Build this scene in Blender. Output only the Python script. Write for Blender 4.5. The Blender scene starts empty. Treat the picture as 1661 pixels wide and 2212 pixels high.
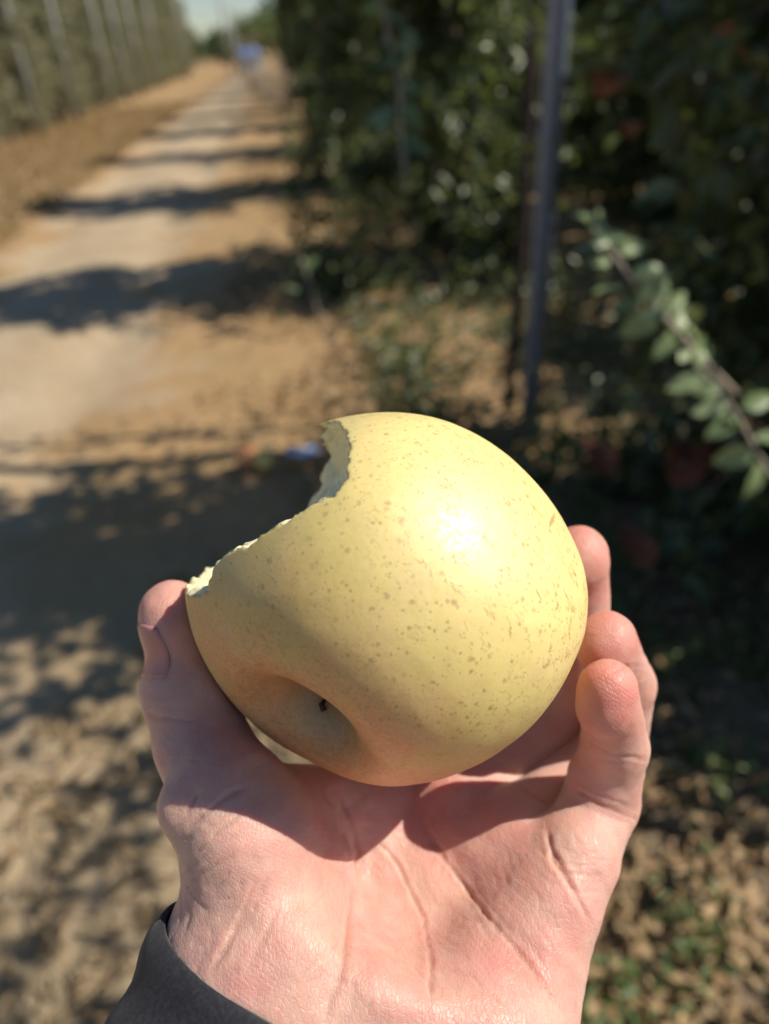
import bpy, math, random
import numpy as np
from mathutils import Vector, Matrix

random.seed(7)
rng = np.random.default_rng(7)
sc = bpy.context.scene

# ------------------------------------------------------------------ camera
EYE = np.array([0.0, 0.0, 1.5])
PITCH, ROLL = math.radians(31.8), math.radians(4.6)
_r0 = np.array([1.0, 0, 0]); _u0 = np.array([0, math.sin(PITCH), math.cos(PITCH)])
FWD = np.array([0, math.cos(PITCH), -math.sin(PITCH)])
RIGHT = math.cos(ROLL) * _r0 - math.sin(ROLL) * _u0
UP = math.cos(ROLL) * _u0 + math.sin(ROLL) * _r0
FPX = 1662.0                       # focal length in pixels of a 1661 x 2212 picture
cam_d = bpy.data.cameras.new('camera')
cam = bpy.data.objects.new('camera', cam_d)
sc.collection.objects.link(cam)
M = Matrix(((RIGHT[0], UP[0], -FWD[0], EYE[0]), (RIGHT[1], UP[1], -FWD[1], EYE[1]),
            (RIGHT[2], UP[2], -FWD[2], EYE[2]), (0, 0, 0, 1)))
cam.matrix_world = M
cam_d.sensor_fit = 'VERTICAL'
cam_d.sensor_height = 36.0
cam_d.lens = 36.0 * FPX / 2212.0
cam_d.clip_start = 0.01
cam_d.clip_end = 2000
cam_d.dof.use_dof = True
cam_d.dof.focus_distance = 0.158
cam_d.dof.aperture_fstop = cam_d.lens / 3.1      # a 3.1 mm pupil, as in a phone
sc.camera = cam

# path frame: P_DIR runs down the orchard lane, Q_DIR to its right
HEAD = math.radians(4.6)
P_DIR = np.array([-math.sin(HEAD), math.cos(HEAD)]); Q_DIR = np.array([math.cos(HEAD), math.sin(HEAD)])

# ------------------------------------------------------------------ light
SUN_EL = math.radians(48); _f = math.radians(-9)
sh = Q_DIR * math.cos(_f) + P_DIR * math.sin(_f)
SUN = np.array([sh[0] * math.cos(SUN_EL), sh[1] * math.cos(SUN_EL), math.sin(SUN_EL)])
w = bpy.data.worlds.new('World'); sc.world = w; w.use_nodes = True
nt = w.node_tree; nt.nodes.clear()
sky = nt.nodes.new('ShaderNodeTexSky'); sky.sky_type = 'NISHITA'; sky.sun_disc = False
sky.sun_elevation = SUN_EL
sky.sun_rotation = math.atan2(SUN[0], SUN[1])
sky.dust_density = 0.1; sky.ozone_density = 4.0
bg = nt.nodes.new('ShaderNodeBackground'); bg.inputs['Strength'].default_value = 0.075
wo = nt.nodes.new('ShaderNodeOutputWorld')
nt.links.new(sky.outputs[0], bg.inputs[0]); nt.links.new(bg.outputs[0], wo.inputs[0])
sun_d = bpy.data.lights.new('sun', 'SUN'); sun_d.energy = 5.0; sun_d.angle = math.radians(0.53)
sun_d.color = (1.0, 0.93, 0.82)
sun = bpy.data.objects.new('sun', sun_d); sc.collection.objects.link(sun)
sun.location = (3, 0, 8)
sun.rotation_euler = Vector(SUN).to_track_quat('Z', 'Y').to_euler()
sc.view_settings.view_transform = 'Standard'; sc.view_settings.look = 'None'
sc.view_settings.exposure = 0.25; sc.view_settings.gamma = 1.0
sc.view_settings.use_curve_mapping = False
sc.cycles.max_bounces = 8
sc.cycles.use_denoising = True

# ------------------------------------------------------------------ helpers
def P(px, py, z):
    """millimetre point in the camera frame for a pixel of the 1661 x 2212 picture at depth z mm"""
    return np.array([(px - 830.5) * z / FPX, (1106 - py) * z / FPX, z], float)

def to_world(a):
    a = np.asarray(a, float) / 1000
    return EYE + a[..., 0:1] * RIGHT + a[..., 1:2] * UP + a[..., 2:3] * FWD

def lane(s, q, z=0.0):
    g = P_DIR * s + Q_DIR * q
    return np.array([g[0], g[1], z])

def ground_px(px, py, z=0.0):
    d = (px - 830.5) / FPX * RIGHT + (1106 - py) / FPX * UP + FWD
    t = (EYE[2] - z) / -d[2]
    return EYE + d * t

def px_dist(px, py, dist):
    d = (px - 830.5) / FPX * RIGHT + (1106 - py) / FPX * UP + FWD
    return EYE + d * dist

COL = sc.collection
def mesh(name, v, f, mat=None, smooth=True, attrs=None, loc=None, parent=None, mats=None, midx=None):
    v = np.asarray(v, float)
    loc = np.zeros(3) if loc is None else np.asarray(loc, float)
    me = bpy.data.meshes.new(name)
    vv = v - loc
    if isinstance(f, np.ndarray):
        n, k = f.shape
        me.vertices.add(len(vv)); me.vertices.foreach_set('co', vv.astype(np.float32).ravel())
        me.loops.add(n * k); me.loops.foreach_set('vertex_index', f.astype(np.int32).ravel())
        me.polygons.add(n); me.polygons.foreach_set('loop_start', np.arange(0, n * k, k, dtype=np.int32))
        me.polygons.foreach_set('loop_total', np.full(n, k, np.int32))
        me.update(calc_edges=True)
    else:
        me.from_pydata([tuple(p) for p in vv], [], f); me.update()
    if smooth:
        me.polygons.foreach_set('use_smooth', np.ones(len(me.polygons), bool))
    for m in (mats or ([mat] if mat else [])):
        me.materials.append(m)
    if midx is not None:
        me.polygons.foreach_set('material_index', np.asarray(midx, np.int32))
    for k_, a in (attrs or {}).items():
        at = me.attributes.new(k_, 'FLOAT', 'POINT'); at.data.foreach_set('value', np.asarray(a, np.float32))
    o = bpy.data.objects.new(name, me); COL.objects.link(o)
    if parent is not None:
        o.parent = parent
        o.location = Vector(loc) - parent_world(parent)
    else:
        o.location = Vector(loc)
    return o

def parent_world(o):
    t = Vector((0, 0, 0))
    while o is not None:
        t += o.location; o = o.parent
    return t

def empty(name, loc):
    o = bpy.data.objects.new(name, None); COL.objects.link(o); o.location = Vector(loc); o.empty_display_size = 0.1
    return o

def tag(o, label=None, cat=None, group=None, kind=None):
    if label: o['label'] = label
    if cat: o['category'] = cat
    if group: o['group'] = group
    if kind: o['kind'] = kind
    return o

def copy_tree(o, parent=None):
    c = o.copy(); COL.objects.link(c)
    if parent is not None: c.parent = parent
    for ch in [k for k in bpy.data.objects if k.parent is o]:
        copy_tree(ch, c)
    return c

def tube(pts, rad, n=10, cap=True):
    pts = np.asarray(pts, float); rad = np.broadcast_to(np.asarray(rad, float), (len(pts),))
    v = []; f = []
    t0 = None; ref = np.array([0.3, 0.8, 0.52])
    for i, p in enumerate(pts):
        t = pts[min(i + 1, len(pts) - 1)] - pts[max(i - 1, 0)]; t = t / np.linalg.norm(t)
        a = np.cross(t, ref); a /= np.linalg.norm(a); b = np.cross(t, a)
        for k in range(n):
            an = 2 * math.pi * k / n
            v.append(p + rad[i] * (math.cos(an) * a + math.sin(an) * b))
    for i in range(len(pts) - 1):
        for k in range(n):
            f.append((i * n + k, i * n + (k + 1) % n, (i + 1) * n + (k + 1) % n, (i + 1) * n + k))
    if cap:
        f.append(tuple(range(n - 1, -1, -1))); f.append(tuple((len(pts) - 1) * n + k for k in range(n)))
    return np.array(v), f

class Bag:
    """collects shapes for one mesh"""
    def __init__(s): s.v = []; s.f = []; s.n = 0
    def add(s, v, f):
        s.v.append(np.asarray(v, float)); s.f += [tuple(i + s.n for i in q) for q in f]; s.n += len(v); return s
    def box(s, c, d):
        x, y, z = d[0] / 2, d[1] / 2, d[2] / 2
        v = np.array([(a * x, b * y, e * z) for a in (-1, 1) for b in (-1, 1) for e in (-1, 1)]) + np.asarray(c)
        return s.add(v, [(0, 1, 3, 2), (4, 6, 7, 5), (0, 4, 5, 1), (2, 3, 7, 6), (0, 2, 6, 4), (1, 5, 7, 3)])
    def build(s, name, mat, parent=None, loc=None, smooth=True):
        return mesh(name, np.vstack(s.v), s.f, mat, smooth, loc=loc, parent=parent)

# value noise in numpy
_perm = rng.random((32, 32, 32)).astype(np.float32)
def vnoise(p, scale):
    q = p / scale; i = np.floor(q).astype(int); f = q - i; f = f * f * (3 - 2 * f)
    r = 0
    for a in (0, 1):
        for b in (0, 1):
            for c in (0, 1):
                wgt = (f[:, 0] if a else 1 - f[:, 0]) * (f[:, 1] if b else 1 - f[:, 1]) * (f[:, 2] if c else 1 - f[:, 2])
                r = r + wgt * _perm[(i[:, 0] + a) % 32, (i[:, 1] + b) % 32, (i[:, 2] + c) % 32]
    return r * 2 - 1

# ------------------------------------------------------------------ implicit surfaces
def smin(a, b, k):
    h = np.maximum(k - np.abs(a - b), 0) / k
    return np.minimum(a, b) - h * h * k * 0.25
def smax(a, b, k): return -smin(-a, -b, k)
def cone(p, a, b, ra, rb):
    ab = b - a; t = np.clip(((p - a) @ ab) / (ab @ ab), 0, 1)
    return np.sqrt((((p - a) - t[:, None] * ab) ** 2).sum(1)) - (ra + t * (rb - ra))
def ellip(p, c, r, B=None):
    q = p - c
    if B is not None: q = q @ np.asarray(B).T
    r = np.asarray(r, float)
    k0 = np.sqrt(((q / r) ** 2).sum(1)); k1 = np.sqrt(((q / r ** 2) ** 2).sum(1)) + 1e-9
    return k0 * (k0 - 1) / k1

def surface(sdf, lo, hi, h, newton=3):
    """sparse surface nets: mm box lo..hi, cell h"""
    B = 8; lo = np.asarray(lo, float); n = (np.ceil((np.asarray(hi) - lo) / (h * B)).astype(int)) * B
    nb = n // B
    D = np.empty(n + 1, np.float32)
    bi = np.stack(np.meshgrid(*[np.arange(k) for k in nb], indexing='ij'), -1).reshape(-1, 3)
    dc = sdf(lo + (bi + 0.5) * B * h)
    D[:] = 9
    act = np.abs(dc) < B * h * 1.15 + 2.0
    loc = np.stack(np.meshgrid(*[np.arange(B + 1)] * 3, indexing='ij'), -1).reshape(-1, 3)
    for b, d in zip(bi[~act], dc[~act]):
        if d < 0: D[b[0] * B:b[0] * B + B + 1, b[1] * B:b[1] * B + B + 1, b[2] * B:b[2] * B + B + 1] = -9
    ab = bi[act]
    for c0 in range(0, len(ab), 400):
        ch = ab[c0:c0 + 400]
        ix = (ch[:, None, :] * B + loc[None]).reshape(-1, 3)
        D[ix[:, 0], ix[:, 1], ix[:, 2]] = sdf(lo + ix * h)
    S = D < 0
    c = [S[a:n[0] + a or None, b:n[1] + b or None, d:n[2] + d or None][:n[0], :n[1], :n[2]] for a in (0, 1) for b in (0, 1) for d in (0, 1)]
    tot = sum(x.astype(np.int8) for x in c)
    mixed = (tot > 0) & (tot < 8)
    idx = np.full(n, -1, np.int64); cells = np.argwhere(mixed); idx[mixed] = np.arange(len(cells))
    acc = np.zeros((len(cells), 3)); cnt = np.zeros(len(cells))
    cor = [(a, b, d) for a in (0, 1) for b in (0, 1) for d in (0, 1)]
    val = [D[cells[:, 0] + a, cells[:, 1] + b, cells[:, 2] + d] for a, b, d in cor]
    for i in range(8):
        for j in range(i + 1, 8):
            df = np.array(cor[j]) - np.array(cor[i])
            if np.abs(df).sum() != 1: continue
            m = (val[i] < 0) != (val[j] < 0)
            t = np.where(m, val[i] / np.where(m, val[i] - val[j], 1), 0)
            acc += m[:, None] * (np.array(cor[i]) + t[:, None] * df); cnt += m
    V = lo + (cells + acc / cnt[:, None]) * h
    Fs = []
    for ax in range(3):
        o1, o2 = [(1, 2), (2, 0), (0, 1)][ax]
        sl0 = [slice(None)] * 3; sl1 = [slice(None)] * 3
        sl0[ax] = slice(0, n[ax]); sl1[ax] = slice(1, n[ax] + 1)
        A = S[tuple(sl0)]; Bm = S[tuple(sl1)]
        e = np.argwhere(A != Bm)
        e = e[(e[:, o1] > 0) & (e[:, o2] > 0) & (e[:, o1] < n[o1]) & (e[:, o2] < n[o2])]
        def cell(d1, d2):
            q = e.copy(); q[:, o1] -= d1; q[:, o2] -= d2; return idx[q[:, 0], q[:, 1], q[:, 2]]
        quad = np.stack([cell(1, 1), cell(0, 1), cell(0, 0), cell(1, 0)], 1)
        flip = ~A[e[:, 0], e[:, 1], e[:, 2]]
        quad[flip] = quad[flip][:, ::-1]
        Fs.append(quad)
    F_ = np.vstack(Fs); F_ = F_[(F_ >= 0).all(1)]
    for _ in range(newton):
        d = sdf(V); g = grad(sdf, V)
        V = V - np.clip(d, -h, h)[:, None] * g * 0.9
    return V, F_

def grad(sdf, V, e=0.25):
    g = np.stack([sdf(V + np.eye(3)[i] * e) - sdf(V - np.eye(3)[i] * e) for i in range(3)], 1)
    return g / (np.linalg.norm(g, axis=1, keepdims=True) + 1e-9)

# ------------------------------------------------------------------ materials
def new_mat(name):
    m = bpy.data.materials.new(name); m.use_nodes = True
    t = m.node_tree; t.nodes.clear()
    o = t.nodes.new('ShaderNodeOutputMaterial'); b = t.nodes.new('ShaderNodeBsdfPrincipled')
    t.links.new(b.outputs[0], o.inputs[0])
    return m, t, b, o
def N(t, typ, **kw):
    n = t.nodes.new('ShaderNode' + typ)
    for k, v in kw.items():
        if k.startswith('i_'):
            key = k[2:]; key = int(key) if key.isdigit() else key.replace('_', ' ')
            n.inputs[key].default_value = v
        else: setattr(n, k, v)
    return n
def L(t, a, b): t.links.new(a, b)
def ramp(t, fac, stops, interp='LINEAR'):
    r = t.nodes.new('ShaderNodeValToRGB'); r.color_ramp.interpolation = interp
    while len(r.color_ramp.elements) < len(stops): r.color_ramp.elements.new(0.5)
    for e, (p, c) in zip(r.color_ramp.elements, stops):
        e.position = p; e.color = (c, c, c, 1) if isinstance(c, (int, float)) else (*c, 1)
    L(t, fac, r.inputs[0]); return r.outputs[0]
def mix(t, fac, a, b, mode='MIX'):
    m = t.nodes.new('ShaderNodeMix'); m.data_type = 'RGBA'; m.blend_type = mode
    for i, s in ((0, fac), (6, a), (7, b)):
        if hasattr(s, 'links'): L(t, s, m.inputs[i])
        else: m.inputs[i].default_value = s if i == 0 else ((*s, 1) if len(s) == 3 else s)
    return m.outputs[2]
def math_(t, op, a, b=0.0, clamp=False):
    m = t.nodes.new('ShaderNodeMath'); m.operation = op; m.use_clamp = clamp
    for i, s in ((0, a), (1, b)):
        if hasattr(s, 'links'): L(t, s, m.inputs[i])
        else: m.inputs[i].default_value = s
    return m.outputs[0]
def noise(t, co, scale, detail=4, rough=0.55, dist=0.0, out=0):
    n = N(t, 'TexNoise'); n.inputs['Scale'].default_value = scale; n.inputs['Detail'].default_value = detail
    n.inputs['Roughness'].default_value = rough; n.inputs['Distortion'].default_value = dist
    L(t, co, n.inputs['Vector']); return n.outputs[out]
def bump(t, h, dist, strength=1.0, prev=None):
    b = N(t, 'Bump'); b.inputs['Strength'].default_value = strength; b.inputs['Distance'].default_value = dist
    L(t, h, b.inputs['Height'])
    if prev is not None: L(t, prev, b.inputs['Normal'])
    return b.outputs[0]
def simple(name, col, rough=0.6, metal=0.0, var=0.25, scale=8.0, bmp=0.002):
    m, t, b, o = new_mat(name)
    co = N(t, 'TexCoord').outputs['Object']
    n = noise(t, co, scale)
    c = mix(t, n, tuple(x * (1 - var) for x in col), tuple(min(1, x * (1 + var)) for x in col))
    L(t, c, b.inputs['Base Color']); b.inputs['Roughness'].default_value = rough; b.inputs['Metallic'].default_value = metal
    L(t, bump(t, noise(t, co, scale * 6), bmp, 0.6), b.inputs['Normal'])
    return m

def skin_material():
    m, t, b, o = new_mat('skin')
    co = N(t, 'TexCoord').outputs['Object']
    red = N(t, 'Attribute', attribute_name='red').outputs['Fac']
    cre = N(t, 'Attribute', attribute_name='crease').outputs['Fac']
    n1 = noise(t, co, 55, 3); n2 = noise(t, co, 240, 4, 0.6)
    base = mix(t, ramp(t, n1, [(0.35, 0.0), (0.68, 1.0)]), (0.62, 0.39, 0.30), (0.61, 0.315, 0.265))
    base = mix(t, ramp(t, n2, [(0.3, 0.0), (0.7, 0.5)]), base, (0.67, 0.42, 0.345))
    base = mix(t, red, base, (0.60, 0.19, 0.15))
    base = mix(t, cre, base, (0.50, 0.21, 0.14))
    L(t, base, b.inputs['Base Color'])
    b.inputs['Subsurface Weight'].default_value = 1.0
    b.inputs['Subsurface Radius'].default_value = (1.0, 0.32, 0.16)
    b.inputs['Subsurface Scale'].default_value = 0.0032
    b.inputs['Specular IOR Level'].default_value = 0.45
    L(t, ramp(t, n2, [(0.3, 0.40), (0.7, 0.56)]), b.inputs['Roughness'])
    # ridges of the palm, pores, fine wrinkles
    wv = N(t, 'TexWave', wave_type='BANDS', bands_direction='DIAGONAL'); wv.inputs['Scale'].default_value = 420
    wv.inputs['Distortion'].default_value = 5.0; wv.inputs['Detail'].default_value = 1.5; wv.inputs['Detail Scale'].default_value = 0.12
    L(t, co, wv.inputs['Vector'])
    vo = N(t, 'TexVoronoi', feature='DISTANCE_TO_EDGE'); vo.inputs['Scale'].default_value = 1250
    mp = N(t, 'Mapping'); mp.inputs['Scale'].default_value = (1.0, 0.45, 0.8); L(t, co, mp.inputs[0]); L(t, mp.outputs[0], vo.inputs['Vector'])
    b1 = bump(t, math_(t, 'MULTIPLY', wv.outputs['Fac'], ramp(t, n1, [(0.42, 0.0), (0.6, 1.0)])), 0.00006, 0.35)
    b2 = bump(t, ramp(t, vo.outputs['Distance'], [(0.0, 0.0), (0.12, 1.0)]), 0.00008, 0.7, b1)
    wr = N(t, 'TexNoise'); wr.inputs['Scale'].default_value = 160; wr.inputs['Detail'].default_value = 5
    L(t, mp.outputs[0], wr.inputs['Vector'])
    b3 = bump(t, wr.outputs['Fac'], 0.0004, 0.5, b2)
    L(t, b3, b.inputs['Normal'])
    return m

def apple_skin():
    m, t, b, o = new_mat('apple_skin')
    co = N(t, 'TexCoord').outputs['Object']
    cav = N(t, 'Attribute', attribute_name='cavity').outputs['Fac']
    sunny = N(t, 'Attribute', attribute_name='sun_tint').outputs['Fac']
    n1 = noise(t, co, 32, 3); n2 = noise(t, co, 900, 3); n3 = noise(t, co, 90, 4)
    c = mix(t, ramp(t, n1, [(0.35, 0.0), (0.65, 1.0)]), (0.52, 0.43, 0.12), (0.67, 0.51, 0.21))
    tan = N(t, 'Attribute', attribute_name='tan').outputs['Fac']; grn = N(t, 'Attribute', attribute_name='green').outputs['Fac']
    c = mix(t, math_(t, 'MULTIPLY', grn, ramp(t, noise(t, co, 28, 3), [(0.3, 0.3), (0.65, 1.0)])), c, (0.46, 0.42, 0.06))
    c = mix(t, tan, c, (0.62, 0.30, 0.11))  # orange round the hollow; on the underside, the hand's bounced light painted in
    c = mix(t, sunny, c, (0.84, 0.66, 0.26))  # brighter towards the sun: a highlight painted into the skin colour
    c = mix(t, ramp(t, n3, [(0.50, 0.0), (0.75, 0.45)]), c, (0.66, 0.46, 0.24))
    c = mix(t, ramp(t, n2, [(0.4, 0.0), (0.7, 0.14)]), c, (0.72, 0.64, 0.36))
    brown = (0.27, 0.155, 0.045)
    # russet lenticels: small broken star specks
    wob = N(t, 'Vector' + 'Math', operation='ADD')
    nv = noise(t, co, 1300, 2, out=1)
    sc_ = N(t, 'VectorMath', operation='SCALE'); L(t, nv, sc_.inputs[0]); sc_.inputs['Scale'].default_value = 0.0011
    L(t, co, wob.inputs[0]); L(t, sc_.outputs[0], wob.inputs[1])
    dens = ramp(t, noise(t, co, 60, 2), [(0.35, 0.55), (0.6, 1.0)])
    msk = None
    for s, r0, r1 in ((260, 0.10, 0.13), (460, 0.11, 0.15), (800, 0.10, 0.16)):
        vo = N(t, 'TexVoronoi'); vo.inputs['Scale'].default_value = s; L(t, wob.outputs[0], vo.inputs['Vector'])
        spot = ramp(t, vo.outputs['Distance'], [(r0 * 0.6, 1.0), (r1 + 0.09, 0.0)])
        sep = N(t, 'SeparateColor'); L(t, vo.outputs['Color'], sep.inputs[0])
        keep = ramp(t, sep.outputs[0 if s == 270 else 1], [(0.22, 0.0), (0.28, 1.0)])
        sp = math_(t, 'MULTIPLY', spot, keep)
        msk = sp if msk is None else math_(t, 'MAXIMUM', msk, sp)
    msk = math_(t, 'MULTIPLY', msk, dens)
    # russet net round the stem hollow
    rn = noise(t, co, 850, 4, 0.7, 1.5)
    net = ramp(t, rn, [(0.53, 0.0), (0.58, 1.0)])
    near = N(t, 'Attribute', attribute_name='russet').outputs['Fac']
    net = math_(t, 'MULTIPLY', net, near)
    msk = math_(t, 'MAXIMUM', msk, math_(t, 'MULTIPLY', net, 0.75))
    # fine skin cracks on the sunny cheek
    crk = N(t, 'Attribute', attribute_name='cracks').outputs['Fac']
    D_ = 0.52 * RIGHT - 0.85 * UP + 0.2 * FWD; D_ /= np.linalg.norm(D_); E_ = np.cross(D_, FWD); E_ /= np.linalg.norm(E_); H_ = np.cross(D_, E_)
    cx = N(t, 'CombineXYZ')
    for k_, (vec, sc1) in enumerate(((D_, 0.16), (E_, 1.0), (H_, 1.0))):
        dp = N(t, 'VectorMath', operation='DOT_PRODUCT'); L(t, co, dp.inputs[0]); dp.inputs[1].default_value = tuple(vec * sc1); L(t, dp.outputs['Value'], cx.inputs[k_])
    cn = noise(t, cx.outputs[0], 360, 3, 0.62, 0.35)
    line = math_(t, 'ABSOLUTE', math_(t, 'SUBTRACT', cn, 0.5))
    line = ramp(t, line, [(0.005, 1.0), (0.020, 0.0)])
    brk = ramp(t, noise(t, co, 210, 2), [(0.49, 0.0), (0.56, 1.0)])
    crack = math_(t, 'MULTIPLY', math_(t, 'MULTIPLY', line, brk), crk)
    msk = math_(t, 'MAXIMUM', msk, crack)
    scar = N(t, 'Attribute', attribute_name='scar').outputs['Fac']
    msk = math_(t, 'MAXIMUM', msk, ramp(t, math_(t, 'MULTIPLY', scar, math_(t, 'ADD', rn, 0.1)), [(0.40, 0.0), (0.47, 1.0)]))
    c = mix(t, math_(t, 'MULTIPLY', cav, 0.85), c, (0.23, 0.145, 0.055))  # russet brown of the hollow, deepened to paint in its shade
    c = mix(t, math_(t, 'MULTIPLY', msk, 0.66), c, brown)
    L(t, c, b.inputs['Base Color'])
    b.inputs['Roughness'].default_value = 0.42
    b.inputs['Specular IOR Level'].default_value = 1.0
    b.inputs['Subsurface Weight'].default_value = 0.6
    b.inputs['Subsurface Radius'].default_value = (1.0, 0.75, 0.3)
    b.inputs['Subsurface Scale'].default_value = 0.003
    h1 = bump(t, msk, 0.00005, 0.6)
    h2 = bump(t, n2, 0.00008, 0.6, h1)
    h3 = bump(t, noise(t, co, 75, 2), 0.0016, 0.30, h2)
    L(t, ramp(t, n2, [(0.35, 0.38), (0.65, 0.60)]), b.inputs['Roughness'])
    L(t, h3, b.inputs['Normal'])
    return m

def flesh_material():
    m, t, b, o = new_mat('apple_flesh')
    co = N(t, 'TexCoord').outputs['Object']
    n = noise(t, co, 420, 5, 0.65); n2 = noise(t, co, 90, 3)
    c = mix(t, n2, (0.92, 0.86, 0.50), (0.90, 0.76, 0.44))
    L(t, c, b.inputs['Base Color']); b.inputs['Roughness'].default_value = 0.32
    b.inputs['Subsurface Weight'].default_value = 0.6
    b.inputs['Subsurface Radius'].default_value = (1.0, 0.85, 0.5); b.inputs['Subsurface Scale'].default_value = 0.003
    L(t, bump(t, n, 0.0004, 0.8), b.inputs['Normal'])
    return m

def leaf_material(name, c1, c2, rough=0.38, trans=0.35):
    m, t, b, o = new_mat(name)
    r = N(t, 'Attribute', attribute_name='rnd').outputs['Fac']
    c = mix(t, r, c1, c2)
    co = N(t, 'TexCoord').outputs['Object']
    c = mix(t, ramp(t, noise(t, co, 3.0, 2), [(0.35, 0.0), (0.7, 0.5)]), c, tuple(x * 0.6 for x in c1))
    L(t, c, b.inputs['Base Color']); b.inputs['Roughness'].default_value = rough
    tr = N(t, 'BsdfTranslucent'); L(t, mix(t, 0.5, c, (0.25, 0.32, 0.04)), tr.inputs[0])
    ms = N(t, 'MixShader'); ms.inputs[0].default_value = trans
    L(t, b.outputs[0], ms.inputs[1]); L(t, tr.outputs[0], ms.inputs[2]); L(t, ms.outputs[0], o.inputs[0])
    return m

def sleeve_material():
    m, t, b, o = new_mat('black_knit')
    co = N(t, 'TexCoord').outputs['Object']
    mp = N(t, 'Mapping'); mp.inputs['Rotation'].default_value = (0, 0.3, 0.5); L(t, co, mp.inputs[0])
    w1 = N(t, 'TexWave', bands_direction='X'); w1.inputs['Scale'].default_value = 1500; w1.inputs['Distortion'].default_value = 1.5; w1.inputs['Detail Scale'].default_value = 3
    w2 = N(t, 'TexWave', bands_direction='Y'); w2.inputs['Scale'].default_value = 1500; w2.inputs['Distortion'].default_value = 1.5; w2.inputs['Detail Scale'].default_value = 3
    L(t, mp.outputs[0], w1.inputs[0]); L(t, mp.outputs[0], w2.inputs[0])
    k = math_(t, 'MULTIPLY', w1.outputs['Fac'], w2.outputs['Fac'])
    n = noise(t, co, 1100, 3)
    k2 = math_(t, 'MULTIPLY', k, ramp(t, n, [(0.4, 0.3), (0.65, 1.0)]))
    c = mix(t, ramp(t, k2, [(0.15, 0.0), (0.8, 1.0)]), (0.008, 0.008, 0.012), (0.07, 0.07, 0.086))
    L(t, c, b.inputs['Base Color']); b.inputs['Roughness'].default_value = 0.75
    b.inputs['Sheen Weight'].default_value = 0.15; b.inputs['Sheen Roughness'].default_value = 0.4
    L(t, bump(t, k, 0.0001, 0.5), b.inputs['Normal'])
    return m

def ground_material():
    m, t, b, o = new_mat('lane_soil')
    geo = N(t, 'NewGeometry'); co = geo.outputs['Position']
    sep = N(t, 'SeparateXYZ')
    rot = N(t, 'VectorRotate', rotation_type='Z_AXIS'); rot.inputs['Angle'].default_value = -HEAD
    L(t, co, rot.inputs['Vector']); L(t, rot.outputs[0], sep.inputs[0])
    q = sep.outputs[0]
    nq = noise(t, co, 1.1, 4, 0.6)
    q2 = math_(t, 'ADD', q, math_(t, 'MULTIPLY', math_(t, 'SUBTRACT', nq, 0.5), 3.0))
    # trodden pale lane between -2.8 and -0.75
    lane_ = math_(t, 'ABSOLUTE', math_(t, 'ADD', q2, 1.85))
    lane_m = ramp(t, lane_, [(0.6, 1.0), (1.45, 0.0)])
    n1 = noise(t, co, 2.2, 5, 0.6); n2 = noise(t, co, 38, 5, 0.7); n3 = noise(t, co, 9, 4, 0.6)
    soil = mix(t, ramp(t, n1, [(0.3, 0.0), (0.7, 1.0)]), (0.39, 0.285, 0.175), (0.49, 0.385, 0.26))
    soil = mix(t, ramp(t, n2, [(0.45, 0.0), (0.75, 0.6)]), soil, (0.30, 0.225, 0.145))
    dry = mix(t, ramp(t, n3, [(0.3, 0.0), (0.7, 1.0)]), (0.34, 0.20, 0.088), (0.43, 0.275, 0.13))
    dry = mix(t, ramp(t, n2, [(0.42, 0.0), (0.7, 0.8)]), dry, (0.25, 0.16, 0.085))
    dry = mix(t, ramp(t, noise(t, co, 1.3, 3), [(0.5, 0.0), (0.7, 0.5)]), dry, (0.27, 0.22, 0.11))
    dry = mix(t, ramp(t, math_(t, 'MULTIPLY', sep.outputs[1], 0.1), [(0.12, 0.75), (0.26, 0.0)]), dry, mix(t, n2, (0.24, 0.19, 0.12), (0.46, 0.38, 0.26)))
    c = mix(t, lane_m, dry, soil)
    c = mix(t, ramp(t, noise(t, co, 14, 4, 0.7), [(0.35, 0.0), (0.65, 0.25)]), c, (0.42, 0.34, 0.22))
    # dark brown soil under the near right row, with its shade painted in
    dark_soil = ramp(t, math_(t, 'ADD', math_(t, 'MULTIPLY', q, 0.5), math_(t, 'MULTIPLY', noise(t, co, 6, 4, 0.6), 0.5)), [(0.36, 0.0), (0.62, 0.8)])
    dark_soil = math_(t, 'MULTIPLY', dark_soil, ramp(t, math_(t, 'MULTIPLY', sep.outputs[1], 0.1), [(0.20, 1.0), (0.30, 0.25)]))
    c = mix(t, dark_soil, c, (0.17, 0.125, 0.085))
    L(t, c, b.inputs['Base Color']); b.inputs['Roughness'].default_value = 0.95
    b.inputs['Specular IOR Level'].default_value = 0.1
    L(t, bump(t, n3, 0.03, 0.6, bump(t, n2, 0.012, 0.8)), b.inputs['Normal'])
    return m

MAT_SKIN = skin_material(); MAT_APPLE = apple_skin(); MAT_FLESH = flesh_material()
MAT_NAIL = simple('nail', (0.50, 0.22, 0.19), 0.3, 0, 0.08, 300, 0.00005)
MAT_NAIL.node_tree.nodes['Principled BSDF'].inputs['Subsurface Weight'].default_value = 0.0
MAT_STEM = simple('dry_stem', (0.055, 0.032, 0.018), 0.8, 0, 0.5, 900, 0.0004)
MAT_SLEEVE = sleeve_material(); MAT_GROUND = ground_material()
MAT_LEAF = leaf_material('apple_leaf', (0.075, 0.11, 0.045), (0.18, 0.21, 0.11), 0.33, 0.36)
MAT_LEAF_HAZY = leaf_material('hazy_leaf', (0.26, 0.26, 0.15), (0.42, 0.38, 0.26), 0.6, 0.25)  # grey-green leaves, lightened to paint in sun and haze
MAT_LEAF_PALE = leaf_material('pale_leaf', (0.22, 0.30, 0.12), (0.38, 0.46, 0.23), 0.42, 0.3)
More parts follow.
